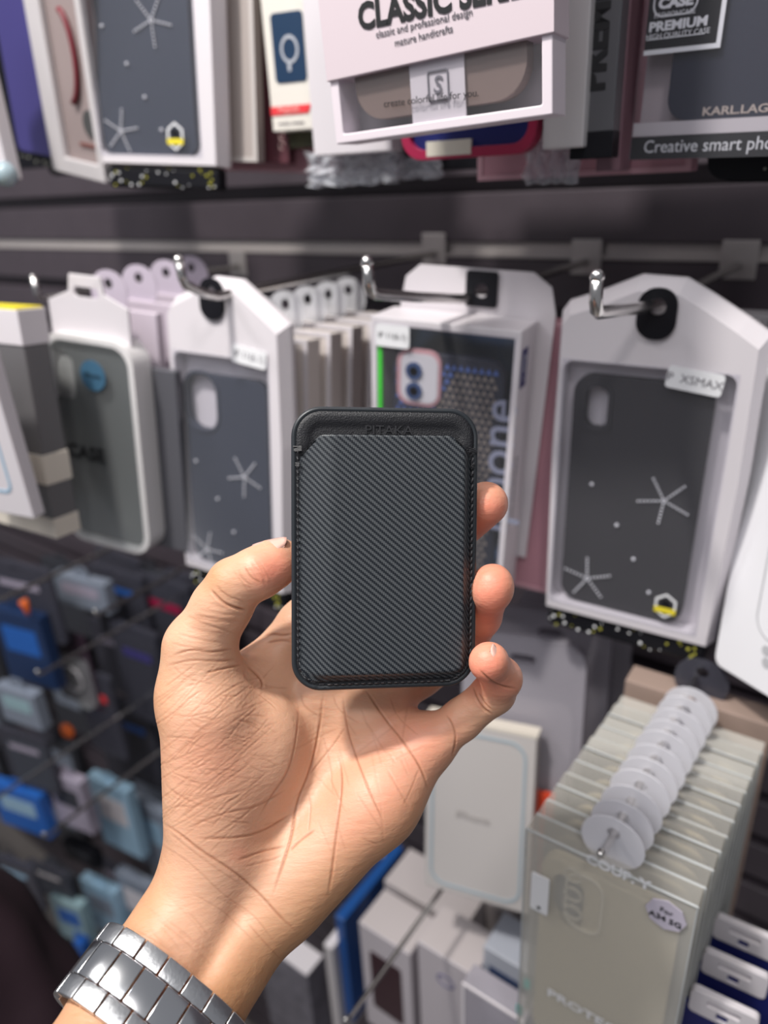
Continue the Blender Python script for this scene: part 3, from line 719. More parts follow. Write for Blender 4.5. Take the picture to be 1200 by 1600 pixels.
x1, z1 = L2(MA, 932, 637); s1 = L2(MA, 1038, 782); s2 = L2(MA, 918, 903); st = L2(MA, 1088, 592); bd = L2(MA, 1042, 941); ha = L2(MA, 1030, 482)
snow_pouch(MA, .080, .160, CHAR, (-.052, .062, .196, -.010), (-.046, .050, .169, -.002), (x1, z1, .0135, .0265),
           [(s1[0], s1[1], .0165, radians(48)), (s2[0], s2[1], .0165, radians(22))], [L2(MA, *p) for p in ((925, 756), (964, 820), (990, 873), (1014, 925))],
           'white pouch with charcoal case, oval camera hole and two rhinestone snowflakes, right', (st[0], st[1], 'P  XSMAX', 6), bd, ha)
MBm = pose([(285, 578), (415, 600), (424, 905), (306, 872)], .078, .153)
x1, z1 = L2(MBm, 315, 628); s1 = L2(MBm, 383, 745); s2 = L2(MBm, 325, 858); st = L2(MBm, 396, 556); ha = L2(MBm, 338, 462)
snow_pouch(MBm, .078, .153, SLATE, (-.050, .056, .200, -.008), (-.043, .044, .168, -.001), (x1, z1, .030, .042),
           [(s1[0], s1[1], .0165, radians(50)), (s2[0], s2[1], .0165, radians(75))], [L2(MBm, *p) for p in ((307, 720), (341, 779), (366, 831))],
           'white pouch with slate-blue phone case, square camera hole and rhinestone snowflake, left of the wallet', (st[0], st[1], 'IP 11(6.1)', 6), None, ha)
MM = pose([(115, -190), (285, -200), (300, 240), (170, 250)], .080, .165)
s1 = L2(MM, 237, 32); s2 = L2(MM, 190, 205); bd = L2(MM, 280, 214)
snow_pouch(MM, .080, .165, SLATE, (-.0425, .062, .196, -.006), (-.0405, .046, .169, .001), None,
           [(s1[0], s1[1], .0165, radians(60)), (s2[0], s2[1], .015, radians(80))], [L2(MM, *p) for p in ((160, 41), (199, 100), (227, 152), (253, 203))],
           'pouch with dark blue-grey rhinestone snowflake case in the top row, upper left', None, bd)

# ================================================================== GREY CASE IN A CLEAR SHELL
def shell_pack(M):
    t = thing('case_blister', 'grey phone case marked CASE with round blue sticker in a clear shell', 'phone case', M)
    W, H = .084, .172; c = L2(M, 95, 586)
    hole = rrect(.024, .038, .009, c[0], c[1])
    MB().plate(rrect(.076, .160, .014, 0, H/2, 8), [hole], .001, .006).build('phone_case', GREYC, t, bevel=.0015, segs=2)
    MB().plate(rrect(.0225, .0365, .008, c[0], c[1]), [], .0035, .006).build('camera_window', mat('pale_grey_panel', (.42, .41, .40), .4), t)
    MB().plate(rrect(W, H, .018, 0, H/2, 8), [rrect(W-.010, H-.010, .014, 0, H/2, 8)], -.003, .017).build('shell_rim', mat('white_foam', (.70, .68, .68), .35), t, bevel=.003, segs=3)
    MB().plate(rrect(W-.008, H-.008, .016, 0, H/2, 8), [], -.0042, -.0036).build('clear_cover', CLEAR, t)
    c = L2(M, 152, 585); s = MB().plate(circ(.0115, c[0], c[1], 28), [], -.0050, -.0044).build('round_sticker', mat('sticker_blue', (.055, .14, .23), .4), t)
    text('iPhone', .0055, INK, s, c[0], c[1], y=-.0052, rz=0)
    c = L2(M, 141, 706); text('CASE', .0160, INK, t, c[0], c[1], y=-.0046, bold=.0004)
    tab = [(-.036, H-.004), (.036, H-.004), (.036, H+.022), (.016, H+.030), (.014, H+.042), (-.014, H+.042), (-.016, H+.030), (-.036, H+.022)]
    MB().plate(tab, [rrect(.022, .007, .003, 0, H+.030)], .004, .0065).build('hanging_tab', WHITE, t, bevel=.0005)
    return t
MCc = pose([(66, 512), (208, 538), (240, 868), (112, 838)], .084, .172)
shell_pack(MCc)

# ================================================================== PLAIN BOXES AND CARDS (used many times)
def plain_box(name, M, w, h, d, m, label, cat='box', group=None, edge=None, tab=None, front=None):
    """a slim carton, origin at the middle of the lower front edge"""
    t = thing(name, label, cat, M, group)
    MB().box(-w/2, w/2, 0, d, 0, h).build('carton', m, t, bevel=.0008, segs=2)
    if edge: MB().plate([(-w/2-.0003, .0), (w/2+.0003, 0), (w/2+.0003, h), (-w/2-.0003, h)], [[(-w/2+.003, .003), (w/2-.003, .003), (w/2-.003, h-.003), (-w/2+.003, h-.003)]], -.0006, .0004).build('border', edge, t)
    if front: MB().plate(rrect(w*.62, h*.72, .008, 0, h*.5), [rrect(w*.62-.004, h*.72-.004, .006, 0, h*.5)], -.0004, .0002).build('phone_outline', front, t)
    if tab: MB().plate(rrect(.034, .034, .016, 0, h+.010), [circ(.004, 0, h+.017, 12)], d*.5, d*.5+.0008).build('hanging_tab', tab, t)
    return t
def shifted(M, dx=0, dy=0, dz=0): return Matrix.Translation((dx, dy, dz)) @ M

# boxes stacked on the hook behind the slate-blue pouch: their right ends show
B0 = MBm.copy(); proto = None
for k in range(5):
    M = shifted(B0, .004, .030+.026*k, .002)
    lab = 'pale slim phone-case box hanging behind the slate-blue pouch, left of the glossy window box'
    if proto is None: proto = plain_box('slim_case_box', M, .094, .176, .017, mat('pale_box', (.62, .56, .53), .5), lab, group='pale boxes behind the slate-blue pouch', edge=WHITE, tab=FROST)
    else: dup(proto, M)
# cards on the hook behind the grey case: their hanging tabs show above it
proto = None
for k in range(4):
    M = shifted(MCc, -.012-.006*k, .030+.032*k, .022)
    if proto is None: proto = plain_box('hanging_card', M, .090, .165, .008, mat('lilac_white_card', (.55, .48, .55), .5), 'pale card pack with a punched tab hanging behind the grey shell case', 'packet', 'card packs behind the grey shell case', tab=mat('tab_lilac', (.50, .44, .52), .45))
    else: dup(proto, M)
# dark clear case that shows right beside the grey shell
plain_box('smoke_case', shifted(MCc, .016, .0215, -.002), .084, .150, .007, DARKC, 'dark smoke-coloured case between the grey shell case and the slate-blue pouch', 'phone case')

# ================================================================== GLOSSY WINDOW BOX
def window_box(M):
    t = thing('window_box', 'white window box with patterned phone case and vertical silver word, behind the wallet', 'box', M)
    W, H, D = .100, .190, .034
    MB().plate([(-W/2, 0), (W/2, 0), (W/2, H), (-W/2, H)], [rrect(W-.008, H-.010, .001, 0, H/2)], 0, D).build('carton', WHITE, t, bevel=.0006)
    m = bpy.data.materials.new('iridescent_panel'); m.use_nodes = True; nt = m.node_tree; b = nt.nodes['Principled BSDF']
    tc = nt.nodes.new('ShaderNodeTexCoord'); sx = nt.nodes.new('ShaderNodeSeparateXYZ'); nt.links.new(tc.outputs['Object'], sx.inputs[0])
    n = nt.nodes.new('ShaderNodeTexNoise'); n.inputs['Scale'].default_value = 14; nt.links.new(tc.outputs['Object'], n.inputs['Vector'])
    cr = nt.nodes.new('ShaderNodeValToRGB'); nt.links.new(n.outputs['Fac'], cr.inputs[0]); e = cr.color_ramp.elements
    e[0].position = .35; e[0].color = (.05, .08, .14, 1); e[1].position = .68; e[1].color = (.28, .34, .40, 1); x = e.new(.52); x.color = (.10, .17, .30, 1)
    nt.links.new(cr.outputs[0], b.inputs['Base Color']); b.inputs['Metallic'].default_value = .85; b.inputs['Roughness'].default_value = .28
    MB().box(-W/2+.003, W/2-.003, D-.004, D-.001, .004, H-.004).build('foil_lining', m, t)
    MB().box(-W/2+.0042, -W/2+.0070, .001, .004, H*.62, H-.006).build('green_strip', mat('bright_green', (.05, .80, .03), .4), t)
    # patterned case: rows of small triangles on dark ground
    pm = mat('ink_blue_case', (.018, .020, .035), .3)
    cs = MB().plate(rrect(.076, .156, .012, .002, .091, 8), [], .004, .012).build('phone_case', pm, t, bevel=.002, segs=3)
    tb, tt = MB(), MB(); st_ = .0046
    for i in range(15):
        for j in range(32):
            x, z = -.032+i*st_+(j % 2)*st_/2, .018+j*st_
            if x > .036: continue
            q = [(x-st_*.42, .0034, z), (x+st_*.42, .0034, z), (x, .0034, z+st_*.80)]
            (tb if (x < -.004+ (z-.13)*.5 and z > .10) or z > .160 else tt).add(q, [(0, 1, 2)])
    tb.build('blue_triangles', mat('triangle_blue', (.08, .14, .40), .35), cs); tt.build('tan_triangles', mat('triangle_tan', (.24, .20, .17), .35), cs)
    c = L2(M, 652, 592); md = MB().plate(rrect(.031, .037, .009, c[0], c[1]), [], .0018, .0045).build('camera_module', mat('rose_ring', (.55, .30, .32), .35), cs, bevel=.0008)
    MB().plate(rrect(.026, .032, .007, c[0]+.0006, c[1]), [], .0012, .002).build('camera_panel', mat('pale_panel', (.62, .60, .62), .4), md)
    for u, v in ((646, 580), (646, 611)):
        q = L2(M, u, v); MB().plate(circ(.0058, q[0], q[1], 24), [], .0000, .0014).build('lens', mat('lens_blue', (.03, .06, .16), .1, coat=1.0), md); MB().plate(circ(.0030, q[0], q[1], 18), [], -.0003, .0002).build('lens_glass', INK, md)
    c = L2(M, 775, 695); text('iphone', .034, mat('silver_letter', (.36, .38, .50), .3, .4), t, c[0]+.001, c[1]-.016, y=.0006, rz=radians(90), align='CENTER', bold=.0002, name='vertical_lettering')
    MB().box(-W/2+.002, W/2-.002, -.0002, .0002, .003, H-.003).build('window_film', FILM, t)
    c = L2(M, 614, 525); s = MB().plate(rrect(.024, .014, .002, 0, 0), [], -.0012, -.0006).build('size_sticker', WHITEINK, t); s.location = (c[0], 0, c[1])
    text('IP 11(6.1)', .0052, INK, s, 0, 0, y=-.0013)
    s = MB().box(W/2, W/2+.0004, .004, .015, H-.036, H-.012).build('side_label', NAVY, t)
    text('iPhone 11', .0042, WHITEINK, s, W/2+.0005, H-.024, y=.0095, rot=Matrix.Rotation(pi/2, 4, 'Z') @ Matrix.Rotation(pi/2, 4, 'Y'))
    text('Shockproof Cover Case', .0045, GREYINK, t, W/2+.0005, H*.45, y=.010, rot=Matrix.Rotation(pi/2, 4, 'Z') @ Matrix.Rotation(pi/2, 4, 'Y'), name='side_lettering')
    ct = [(-.046, .02), (W/2+.006, .02), (W/2+.010, H+.004), (W/2+.006, H+.020), (W/2-.006, H+.028), (-.032, H+.028), (-.042, H+.020), (-.046, H)]
    c = L2(M, 722, 466)
    MB().plate(ct, [rrect(.014, .008, .003, c[0], c[1])], D+.001, D+.0022).build('backing_card', WHITE, t)
    MB().plate(rrect(.021, .022, .002, c[0], c[1]), [circ(.0045, c[0], c[1]-.001, 14)], D-.001, D+.0005).build('hanging_eyelet', BLACK, t)
    return t
ME = pose([(583, 495), (812, 518), (790, 945), (575, 885)], .100, .190)
window_box(ME)
p_ = shifted(ME, .0170, .042, -.008)
plain_box('pink_case_box', p_, .100, .196, .014, PINK, 'dusty pink box behind the glossy window box, its edge showing beside the charcoal case pouch', edge=mat('rose_card', (.58, .33, .38), .5))
text('CASE FOR PHONE', .006, mat('gold_ink', (.35, .22, .15), .4), bpy.data.objects['pink_case_box'], .052, .10, y=.007, rot=Matrix.Rotation(pi/2, 4, 'Z') @ Matrix.Rotation(pi/2, 4, 'Y'), name='side_lettering')
for k in range(2):
    plain_box('slim_case_box', shifted(MA, -.004, .032+.03*k, .004), .108, .186, .016, GREYW, ['grey-white box hanging directly behind the charcoal case pouch', 'second grey-white box behind the charcoal case pouch, nearest the wall'][k])

# ================================================================== FAR LEFT BOXES
MD = pose([(-70, 482), (24, 486), (86, 840), (-2, 812)], .066, .160)
t = thing('banded_box', 'grey window box with yellow and white bands at the left edge', 'box', MD)
MB().box(-.035, .035, 0, .020, 0, .160).build('carton', mat('grey_window_box', (.13, .125, .13), .35), t, bevel=.001)
for z0_, z1_, m, nm in ((.138, .1612, WHITE, 'top_band'), (.040, .062, CREAM, 'middle_band'), (-.001, .014, CREAM, 'bottom_band')):
    MB().box(-.0358, .0358, -.0008, .0208, z0_, z1_).build(nm, m, t, bevel=.0005)
MB().box(-.035, .034, .0, .020, .1612, .1625).build('yellow_top', YEL, t)
MB().box(-.034, .004, -.0014, -.0006, .042, .060).build('yellow_label', YEL, t)
MD2 = pose([(-140, 530), (-26, 535), (52, 812), (-50, 790)], .066, .120)
t = plain_box('outline_box', MD2, .066, .120, .010, WHITE, 'white box with a pale blue phone outline at the far left edge', front=LBLUE)

# ================================================================== TOP ROW
MJ = pose([(515, 128), (862, 52), (866, 182), (524, 218)], .105, .028, 30)
def classic_box(M):
    t = thing('sleeve_box', 'pinkish white box with black heading and taupe case in its window, top row', 'box', M)
    W, H, D = .105, .190, .020; IV = mat('ivory_pink_card', (.66, .56, .60), .45); zs0, zs1 = L2(M, 515, 128)[1], L2(M, 862, 52)[1]
    MB().plate([(-W/2, 0), (W/2, 0), (W/2, H), (-W/2, H)], [rrect(W-.009, H-.008, .001, 0, H/2)], 0, D).build('drawer', mat('white_pink_card', (.76, .68, .73), .4), t, bevel=.0006)
    MB().box(-W/2+.004, W/2-.004, D-.003, D-.001, .003, H-.003).build('drawer_back', mat('grey_lining', (.34, .32, .33), .5), t)
    MB().plate(rrect(.082, .150, .014, .0, .083, 8), [], .003, .012).build('phone_case', BROWN, t, bevel=.003, segs=3)
    MB().plate([(-W/2-.001, zs0), (W/2+.001, zs1), (W/2+.001, H), (-W/2-.001, H)], [], -.0012, D+.001).build('sleeve', IV, t, bevel=.0004)
    MB().box(-W/2+.003, W/2-.003, .0002, .0005, .003, max(zs0, zs1)).build('window_film', FILM, t)
    c0, c1 = L2(M, 640, 150), L2(M, 725, 150); mw = MB().box(c0[0], c1[0], .0015, .0025, .003, zs0+.006).build('paper_band', mat('white_band', (.62, .57, .59), .5), t)
    c = L2(M, 683, 133); lg = MB().plate(rrect(.010, .012, .001, c[0], c[1]), [rrect(.0088, .0108, .0008, c[0], c[1])], .0008, .0016).build('logo_frame', GREYINK, mw)
    text('S', .0095, GREYINK, mw, c[0], c[1], y=.0010, rz=radians(-10), bold=.0001)
    def line(s, u0, v0, u1, v1, size, m, nm, bold=0, sx=1.0):
        a, b = L2(M, u0, v0), L2(M, u1, v1); an = atan2(b[1]-a[1], b[0]-a[0])
        o = text(s, size, m, t, (a[0]+b[0])/2, (a[1]+b[1])/2, y=-.0015, rz=an, bold=bold, name=nm, sx=sx)
        wd = max(v.co.x for v in o.data.vertices)-min(v.co.x for v in o.data.vertices); L = sqrt((b[0]-a[0])**2+(b[1]-a[1])**2)
        for v in o.data.vertices: v.co.x *= L/wd
        return o
    line('CLASSIC SERIES', 562, 30, 842, -30, .0135, INK, 'heading', .0005)
    line('classic and professional design', 590, 55, 740, 19, .0037, GREYINK, 'subheading'); line('mature handicrafts', 619, 68, 709, 45, .0037, GREYINK, 'subheading')
    a, b = L2(M, 600, 163), L2(M, 748, 145); o = line('create colorful life for you.', 600, 163, 748, 145, .0042, INK, 'window_lettering'); o.location.y = -.0001
    return t
classic_box(MJ)
MT = TP(985, 250, .40, 0); 
def premium_pouch():
    x0, _, z0_ = at(985, 250, .41); M = T(x0, .41, z0_, radians(-2), 0, radians(1.5))
    t = thing('case_pouch', 'black-labelled clear pouch with navy case, premium label and bottom lettering, upper right', 'phone case', M)
    W, H = .115, .21; q = lambda u, v: L2(M, u, v)
    MB().plate(rrect(W, H, .003, W/2, H/2), [], .008, .0095).build('pouch_back', mat('pouch_grey_pink', (.42, .36, .38), .4), t)
    a = q(1038, 190); MB().plate(rrect(.082, .160, .010, a[0]+.041, a[1]+.080, 8), [], .001, .0085).build('phone_case', mat('navy_case', (.015, .018, .036), .5, **{'Specular IOR Level': .3}), t, bevel=.002, segs=3)
    c = q(1096, 175); text('KARL.LAGERFELD', .0048, mat('champagne_letter', (.62, .52, .46), .3, .5), t, c[0], c[1], y=.0008, align='LEFT', bold=.0001, sx=1.35)
    zb = q(1010, 213)[1]; bs = MB().box(.0, W, -.0012, .0006, .0, zb-.0002).build('bottom_strip', BLACK, t)
    c = q(1008, 224); text('Creative smart phone case', .0080, mat('chrome_letter', (.62, .62, .64), .3), t, c[0], (zb)/2+.0002, y=-.0015, align='LEFT', bold=.0000, sx=.95)
    MB().box(.0, W, -.0006, .0006, zb, zb+.006).build('grey_strip', mat('strip_grey', (.50, .46, .48), .4), t)
    a, b = q(1008, 80), q(1120, 72); lb = MB().box(a[0], b[0], -.0016, -.0010, a[1], H-.002).build('black_label', BLACK, t)
    MB().plate([(a[0], a[1]-.002), (b[0]+.002, a[1]-.002), (b[0]+.002, H-.002), (b[0], H-.002), (b[0], a[1]), (a[0], a[1])], [], -.0017, -.0011).build('label_border', WHITEINK, lb)
    def tx(s, u, v, size, **k): c = q(u, v); return text(s, size, WHITEINK, lb, c[0], c[1], y=-.0018, **k)
    tx('CASE', 1058, 4, .0056, bold=.0003, sx=1.2); tx('FASHIONCASE', 1056, 22, .0029); tx('PREMIUM', 1061, 39, .0052, bold=.0002, sx=1.25); tx('HIGH QUALITY CASE', 1060, 54, .0031)
    c = q(1058, 2); MB().plate(rrect(.0205, .0115, .005, c[0], c[1]), [rrect(.0192, .0102, .0045, c[0], c[1])], -.0019, -.0015).build('label_ring', WHITEINK, lb)
    a, b = q(1012, 62), q(1102, 55); MB().box(a[0], b[0], -.0019, -.0015, a[1]-.0006, a[1]-.0002).build('underline', WHITEINK, lb)
    MB().box(0, W, -.0024, -.0020, 0, H).build('clear_film', FILM, t)
    return t, M
prem, MPm = premium_pouch()
rs = random.Random(2)
for k in range(2):
    t = thing('speckled_case', ['black speckled case hanging behind the premium pouch, nearer one', 'black speckled case hanging behind the premium pouch, farther one'][k], 'phone case', shifted(MPm, .052, .030+.022*k, -.012-.002*k))
    MB().plate(rrect(.085, .17, .010, .02, .085, 6), [], 0, .010).build('phone_case', BLACK, t, bevel=.002)
    sp = MB(); [sp.ball((.02+rs.uniform(-.04, .04), -.0002, rs.uniform(.001, .03)), rs.uniform(.0004, .0012), 6) for _ in range(30)]; sp.build('speckles', mat('speck_grey', (.3, .3, .25), .4), t)
# behind and below the sleeve box
MK = pose([(405, -150), (520, -150), (528, 205), (427, 205)], .070, .170)
MK = TP(427, 206, .44, radians(16))
t = thing('charger_box', 'cream box with dark blue phone and white ring, red band, in the top row', 'box', MK); q = lambda u, v: L2(MK, u, v)
xr = q(492, 208)[0]
MB().box(0, xr+.01, 0, .018, 0, .17).build('carton', mat('cream_white', (.74, .70, .64), .45), t, bevel=.0006)
a, b = q(432, 131), q(472, 15); ph = MB().plate(rrect(b[0]-a[0], b[1]-a[1], .003, (a[0]+b[0])/2, (a[1]+b[1])/2), [], -.0006, .0002).build('phone_picture', mat('deep_blue_print', (.010, .035, .085), .35), t)
c = q(453, 77); MB().plate(circ(.0068, c[0], c[1], 28, 1.25), [circ(.0052, c[0], c[1], 28, 1.25)], -.0010, -.0005).build('ring_picture', mat('ring_grey', (.45, .47, .52), .4), ph)
c = q(453, 104); MB().plate(rrect(.0024, .006, .001, c[0], c[1]), [], -.0010, -.0005).build('plug_picture', mat('ring_grey'), ph)
a, b = q(424, 181), q(487, 162); rb = MB().plate([(0, a[1]), (b[0]-.003, a[1]), (b[0], b[1]), (0, b[1])], [], -.0007, .0002).build('red_band', RED, t); c = q(452, 171)
text('MagSafe', .0052, mat('pale_red_ink', (.95, .45, .42), .4), rb, c[0], c[1], y=-.0010)
c = q(455, 192); text('wireless charging', .0030, GREYINK, t, c[0], c[1], y=-.0004)
plain_box('camo_packet', shifted(MK, .030, .024, -.011), .062, .10, .012, mat('camo_print', (.05, .05, .02), .5, grain=.9, gscale=120), 'dark olive printed packet showing just under the cream charger box', 'packet')
M = TP(550, 240, .415, radians(8)); M = M @ Matrix.Translation((0, 0, 0))
plain_box('white_case_box', M, .058, .17, .014, WHITE, 'plain white box between the cream charger box and the sleeve box, top row')
M = TP(522, 222, .375, radians(9)); plain_box('navy_strip_box', M @ Matrix.Translation((.012, 0.004, .004)), .018, .10, .006, NAVY, 'dark blue slim packet showing left of the sleeve box, top row', 'packet')
M = TP(728, 246, .385, radians(5)); t = thing('bumper_case', 'crimson framed clear case with navy back under the sleeve box', 'phone case', M)
MB().plate(rrect(.080, .150, .013, 0, .075, 8), [rrect(.070, .140, .009, 0, .075, 8)], 0, .010).build('bumper', MAG, t, bevel=.002, segs=3)
MB().plate(rrect(.074, .144, .011, 0, .075, 8), [], .004, .007).build('back_panel', NAVY, t)
MB().box(-.024, .003, -.0003, .002, .0015, .009).build('white_label', mat('cream_label', (.62, .58, .50), .5), t)
def crumple(name, u, v, Y, w, h, m, label, seed):
    t = MB(); rs = random.Random(seed); nx, nz = 14, 8
    for lay in (0, 1):
        rr = random.Random(seed)
        for i in range(nx+1):
            for j in range(nz+1): t.v.append(((i/nx-.5)*w, lay*.004+rr.uniform(-.004, .004)*(1-lay*.3), (j/nz-.5)*h+rr.uniform(-.001, .001)))
    g = lambda l, i, j: l*(nx+1)*(nz+1)+i*(nz+1)+j
    for i in range(nx):
        for j in range(nz): t.f.append((g(0,i,j), g(0,i+1,j), g(0,i+1,j+1), g(0,i,j+1))); t.f.append((g(1,i,j), g(1,i,j+1), g(1,i+1,j+1), g(1,i+1,j)))
    for i in range(nx): t.f.append((g(0,i,0), g(1,i,0), g(1,i+1,0), g(0,i+1,0))); t.f.append((g(0,i,nz), g(0,i+1,nz), g(1,i+1,nz), g(1,i,nz)))
    o = t.build(name, m, None); o.matrix_world = TP(u, v, Y); tag(o, label, 'bag'); return o
crumple('clear_bag', 545, 262, .43, .075, .022, mat('crinkled_film', (.75, .76, .80), .1, alpha=.30), 'crinkled clear bag bottom under the white and navy boxes, top row', 1)
crumple('clear_bag', 860, 222, .40, .030, .040, mat('crinkled_film'), 'crinkled clear bag corner under the right end of the sleeve box', 2)
crumple('clear_bag', 640, 262, .44, .045, .014, mat('crinkled_film'), 'crinkled clear bag bottom under the crimson framed case', 9)
plain_box('speckled_packet', TP(780, 262, .47), .150, .13, .012, BLACK, 'long black packet behind the crimson framed case, just above the dark slat', 'packet')
plain_box('grey_case_box', TP(878, 232, .375, radians(8)), .020, .16, .030, mat('grey_white_side', (.52, .50, .51), .4), 'narrow grey-white box right of the sleeve box, top row')
M = TP(922, 248, .385, radians(8)); t = plain_box('lettered_packet', M, .020, .16, .016, mat('smoke_packet', (.10, .10, .11), .3), 'smoke-coloured packet with upright black letters, beside the pink box in the top row', 'packet')
MB().box(-.0102, .0102, -.0008, .0165, 0, .012).build('black_end', BLACK, t, bevel=.0005)
text('PREMIUM', .0150, INK, t, 0, .060, y=-.0004, rz=radians(90), bold=.0007)
M = TP(900, 276, .44, radians(2)); plain_box('pink_case_box', M, .125, .19, .016, PINK, 'large dusty pink box at the right of the top row, left of the premium pouch', edge=mat('rose_card'))
M = TP(948, 268, .41, radians(4)); plain_box('dark_pink_box', M, .012, .18, .022, mat('dark_rose_card', (.22, .12, .15), .5), 'slim plum box in front of the large pink box, top row')  # slim box in one even dark rose colour
# behind the snowflake pouch of the top row
lab = ['beige clear-topped packet right of the upper left snowflake pouch', 'maroon chain-edged packet beside the pink box in the top row']
M = shifted(MM, .022, .028, -.004); plain_box('beige_packet', M, .098, .185, .012, mat('beige_film', (.40, .35, .33), .35), lab[0], 'packet', edge=mat('beige_edge', (.52, .48, .46), .4))
M = shifted(MM, .030, .052, -.006); t = plain_box('chain_packet', M, .100, .188, .012, MAROON, lab[1], 'packet')
mb = MB()
for k in range(24):
    c = (.0445, -.0006, .012+.0066*k); mb.tube([(c[0]+.0020*cos(a*pi/5), c[1], c[2]+.0024*sin(a*pi/5)) for a in range(9)], .0004, 5)
mb.build('chain_trim', mat('rose_metal', (.55, .40, .38), .3, .6), t)
M = shifted(MM, .046, .080, -.014); plain_box('pink_case_box', M, .108, .195, .018, PINK, 'dusty pink box in the top row, right of the snowflake pouch', edge=mat('rose_card'))
MN = shifted(pose([(25, -160), (125, -160), (172, 275), (110, 268)], .070, .170), -.008, -.003, 0)
t = thing('case_pouch', 'white edged pouch with mauve case and dark red loop in the top row', 'phone case', MN)
MB().plate(rrect(.070, .17, .004, 0, .085), [], .003, .010).build('pouch_back', mat('mauve_case', (.30, .24, .235), .5), t)
MB().plate([(-.037, -.002), (.037, -.002), (.037, .173), (-.037, .173)], [[(-.016, .010), (.030, .010), (.030, .165), (-.016, .165)]], -.002, .003).build('pouch_frame', mat('pouch_edge', (.55, .52, .53), .35), t, bevel=.001)
c = L2(MN, 108, 90); mb = MB(); mb.tube([(c[0]-.008+.014*cos(a), .001, c[1]+.030*sin(a)) for a in [(-80+16*k)*pi/180 for k in range(11)]], .0022, 8); mb.build('loop', mat('dark_red_cord', (.16, .02, .03), .5), t, smooth=True)
c = L2(MN, 136, 194); MB().plate(circ(.0085, c[0], c[1], 24, 1.1), [], .0018, .0028).build('round_badge', mat('badge_grey', (.07, .07, .07), .4), t)
c = L2(MN, 137, 228); MB().box(c[0]-.014, c[0]+.014, .0018, .0028, c[1]-.0012, c[1]+.0012).build('brown_line', mat('brown_print', (.20, .08, .07), .5), t)
MO = pose([(-45, -160), (25, -160), (83, 240), (30, 245)], .070, .170)
t = thing('violet_case', 'violet-blue phone case in the top row at the left edge', 'phone case', MO)
MB().plate(rrect(.062, .168, .006, 0, .085), [], 0, .010).build('phone_case', PURP, t, bevel=.003, segs=3)
MB().plate(rrect(.078, .182, .006, .006, .085), [], .0105, .0130).build('black_backing', BLACK, t)
for k, (u, v, Y, lb) in enumerate(((60, 262, .45, 'black speckled case bottom under the violet-blue case, top row'), (120, 272, .47, 'black speckled case bottom left of the snowflake pouch, top row'))):
    t = thing('speckled_case', lb, 'phone case', TP(u, v, Y, radians(8))); MB().plate(rrect(.080, .16, .010, 0, .080, 6), [], 0, .010).build('phone_case', BLACK, t, bevel=.003)
    sp = MB(); [sp.ball((rs.uniform(-.036, .036), -.0002, rs.uniform(.001, .02)), rs.uniform(.0005, .0013), 6) for _ in range(26)]; sp.build('speckles', mat('speck_grey'), t)
M = TP(-8, 282, .33, radians(8)); plain_box('white_case_box', M, .034, .12, .012, WHITE, 'white box corner at the very left edge of the top row')
o = MB().ball((0, 0, 0), .009, 24).build('glass_ball', mat('ball_grey', (.35, .45, .50), .08, coat=1.0), smooth=True); o.matrix_world = TP(8, 272, .325); tag(o, 'small glossy grey-blue ball at the left edge under the white box corner', 'ball')

# ================================================================== RIGHT EDGE
MI = pose([(1215, 480), (1330, 500), (1215, 1086), (1113, 1048)], .050, .215)
t = thing('white_pouch', 'white pouch with a navy edge and faint case outline at the right edge', 'packet', MI)
MB().plate(rrect(.098, .215, .006, .024, .1075), [], 0, .010).build('pouch', mat('white_pouch', (.78, .77, .80), .35), t, bevel=.003, segs=3)
MB().box(-.031, .073, .011, .017, .003, .222).build('navy_backing', NAVY, t)
c = L2(MI, 1178, 985); MB().plate(rrect(.080, .150, .014, c[0]+.040, c[1]+.073, 8), [rrect(.078, .148, .013, c[0]+.040, c[1]+.073, 8)], -.0004, .0002).build('case_outline', mat('pale_grey_ink', (.45, .45, .47), .4), t)
for u, v in ((1198, 1017), (1198, 1036)): c = L2(MI, u, v); MB().plate(circ(.0032, c[0], c[1]), [], -.0004, .0002).build('icon_dot', mat('pale_grey_ink'), t)

# ================================================================== CLEAR BOX STACK, LOWER RIGHT
cream_c = mat('cream_clear_case', (.52, .46, .34), .3); 
def clear_box(M, first, label, group):
    t = thing('clear_case_box', label, 'box', M, group); W, H, D = .089, .175, .0118
    mb = MB(); mb.box(-W/2, W/2, 0, .0005, 0, H); mb.box(-W/2, -W/2+.0005, 0, D, 0, H); mb.box(W/2-.0005, W/2, 0, D, 0, H); mb.box(-W/2, W/2, 0, D, H-.0005, H); mb.box(-W/2, W/2, D-.0005, D, 0, H)
    mb.build('clear_shell', mat('box_plastic', (.94, .925, .89), .10, alpha=.07, fres=.3), t)
    for sx in (-1, 1): MB().tube([(sx*W/2, 0, H), (sx*W/2, 0, 0)], .0006, 6).build('folded_edge', mat('edge_plastic', (.72, .74, .74), .2, alpha=.55), t)
    MB().tube([(-W/2, 0, H), (W/2, 0, H)], .0007, 6).build('folded_edge', mat('edge_plastic'), t)
    MB().plate(rrect(.074, .156, .010, .001, .081, 6), [rrect(.018, .040, .008, -.020, .130)] if first else [], .003, .0105).build('phone_case', cream_c, t, bevel=.002)
    c = .006
    MB().plate(circ(.0165, 0, H+.0105, 26), [circ(.0036, 0, H+.017, 12)], D*.5, D*.5+.0007).build('hanging_tab', mat('milky_tab', (.82, .81, .86), .3, alpha=.75), t)
    return t
p = at(970, 1310, .28); zt = p[2]-.017; HH = .175
ZM = T(p[0]-.004, .275, zt-HH, radians(1.5))
proto = clear_box(ZM, True, 'clear phone-case box with round size sticker, front one of the stack at lower right', None)
def zq(u, v): return L2(ZM, u, v)
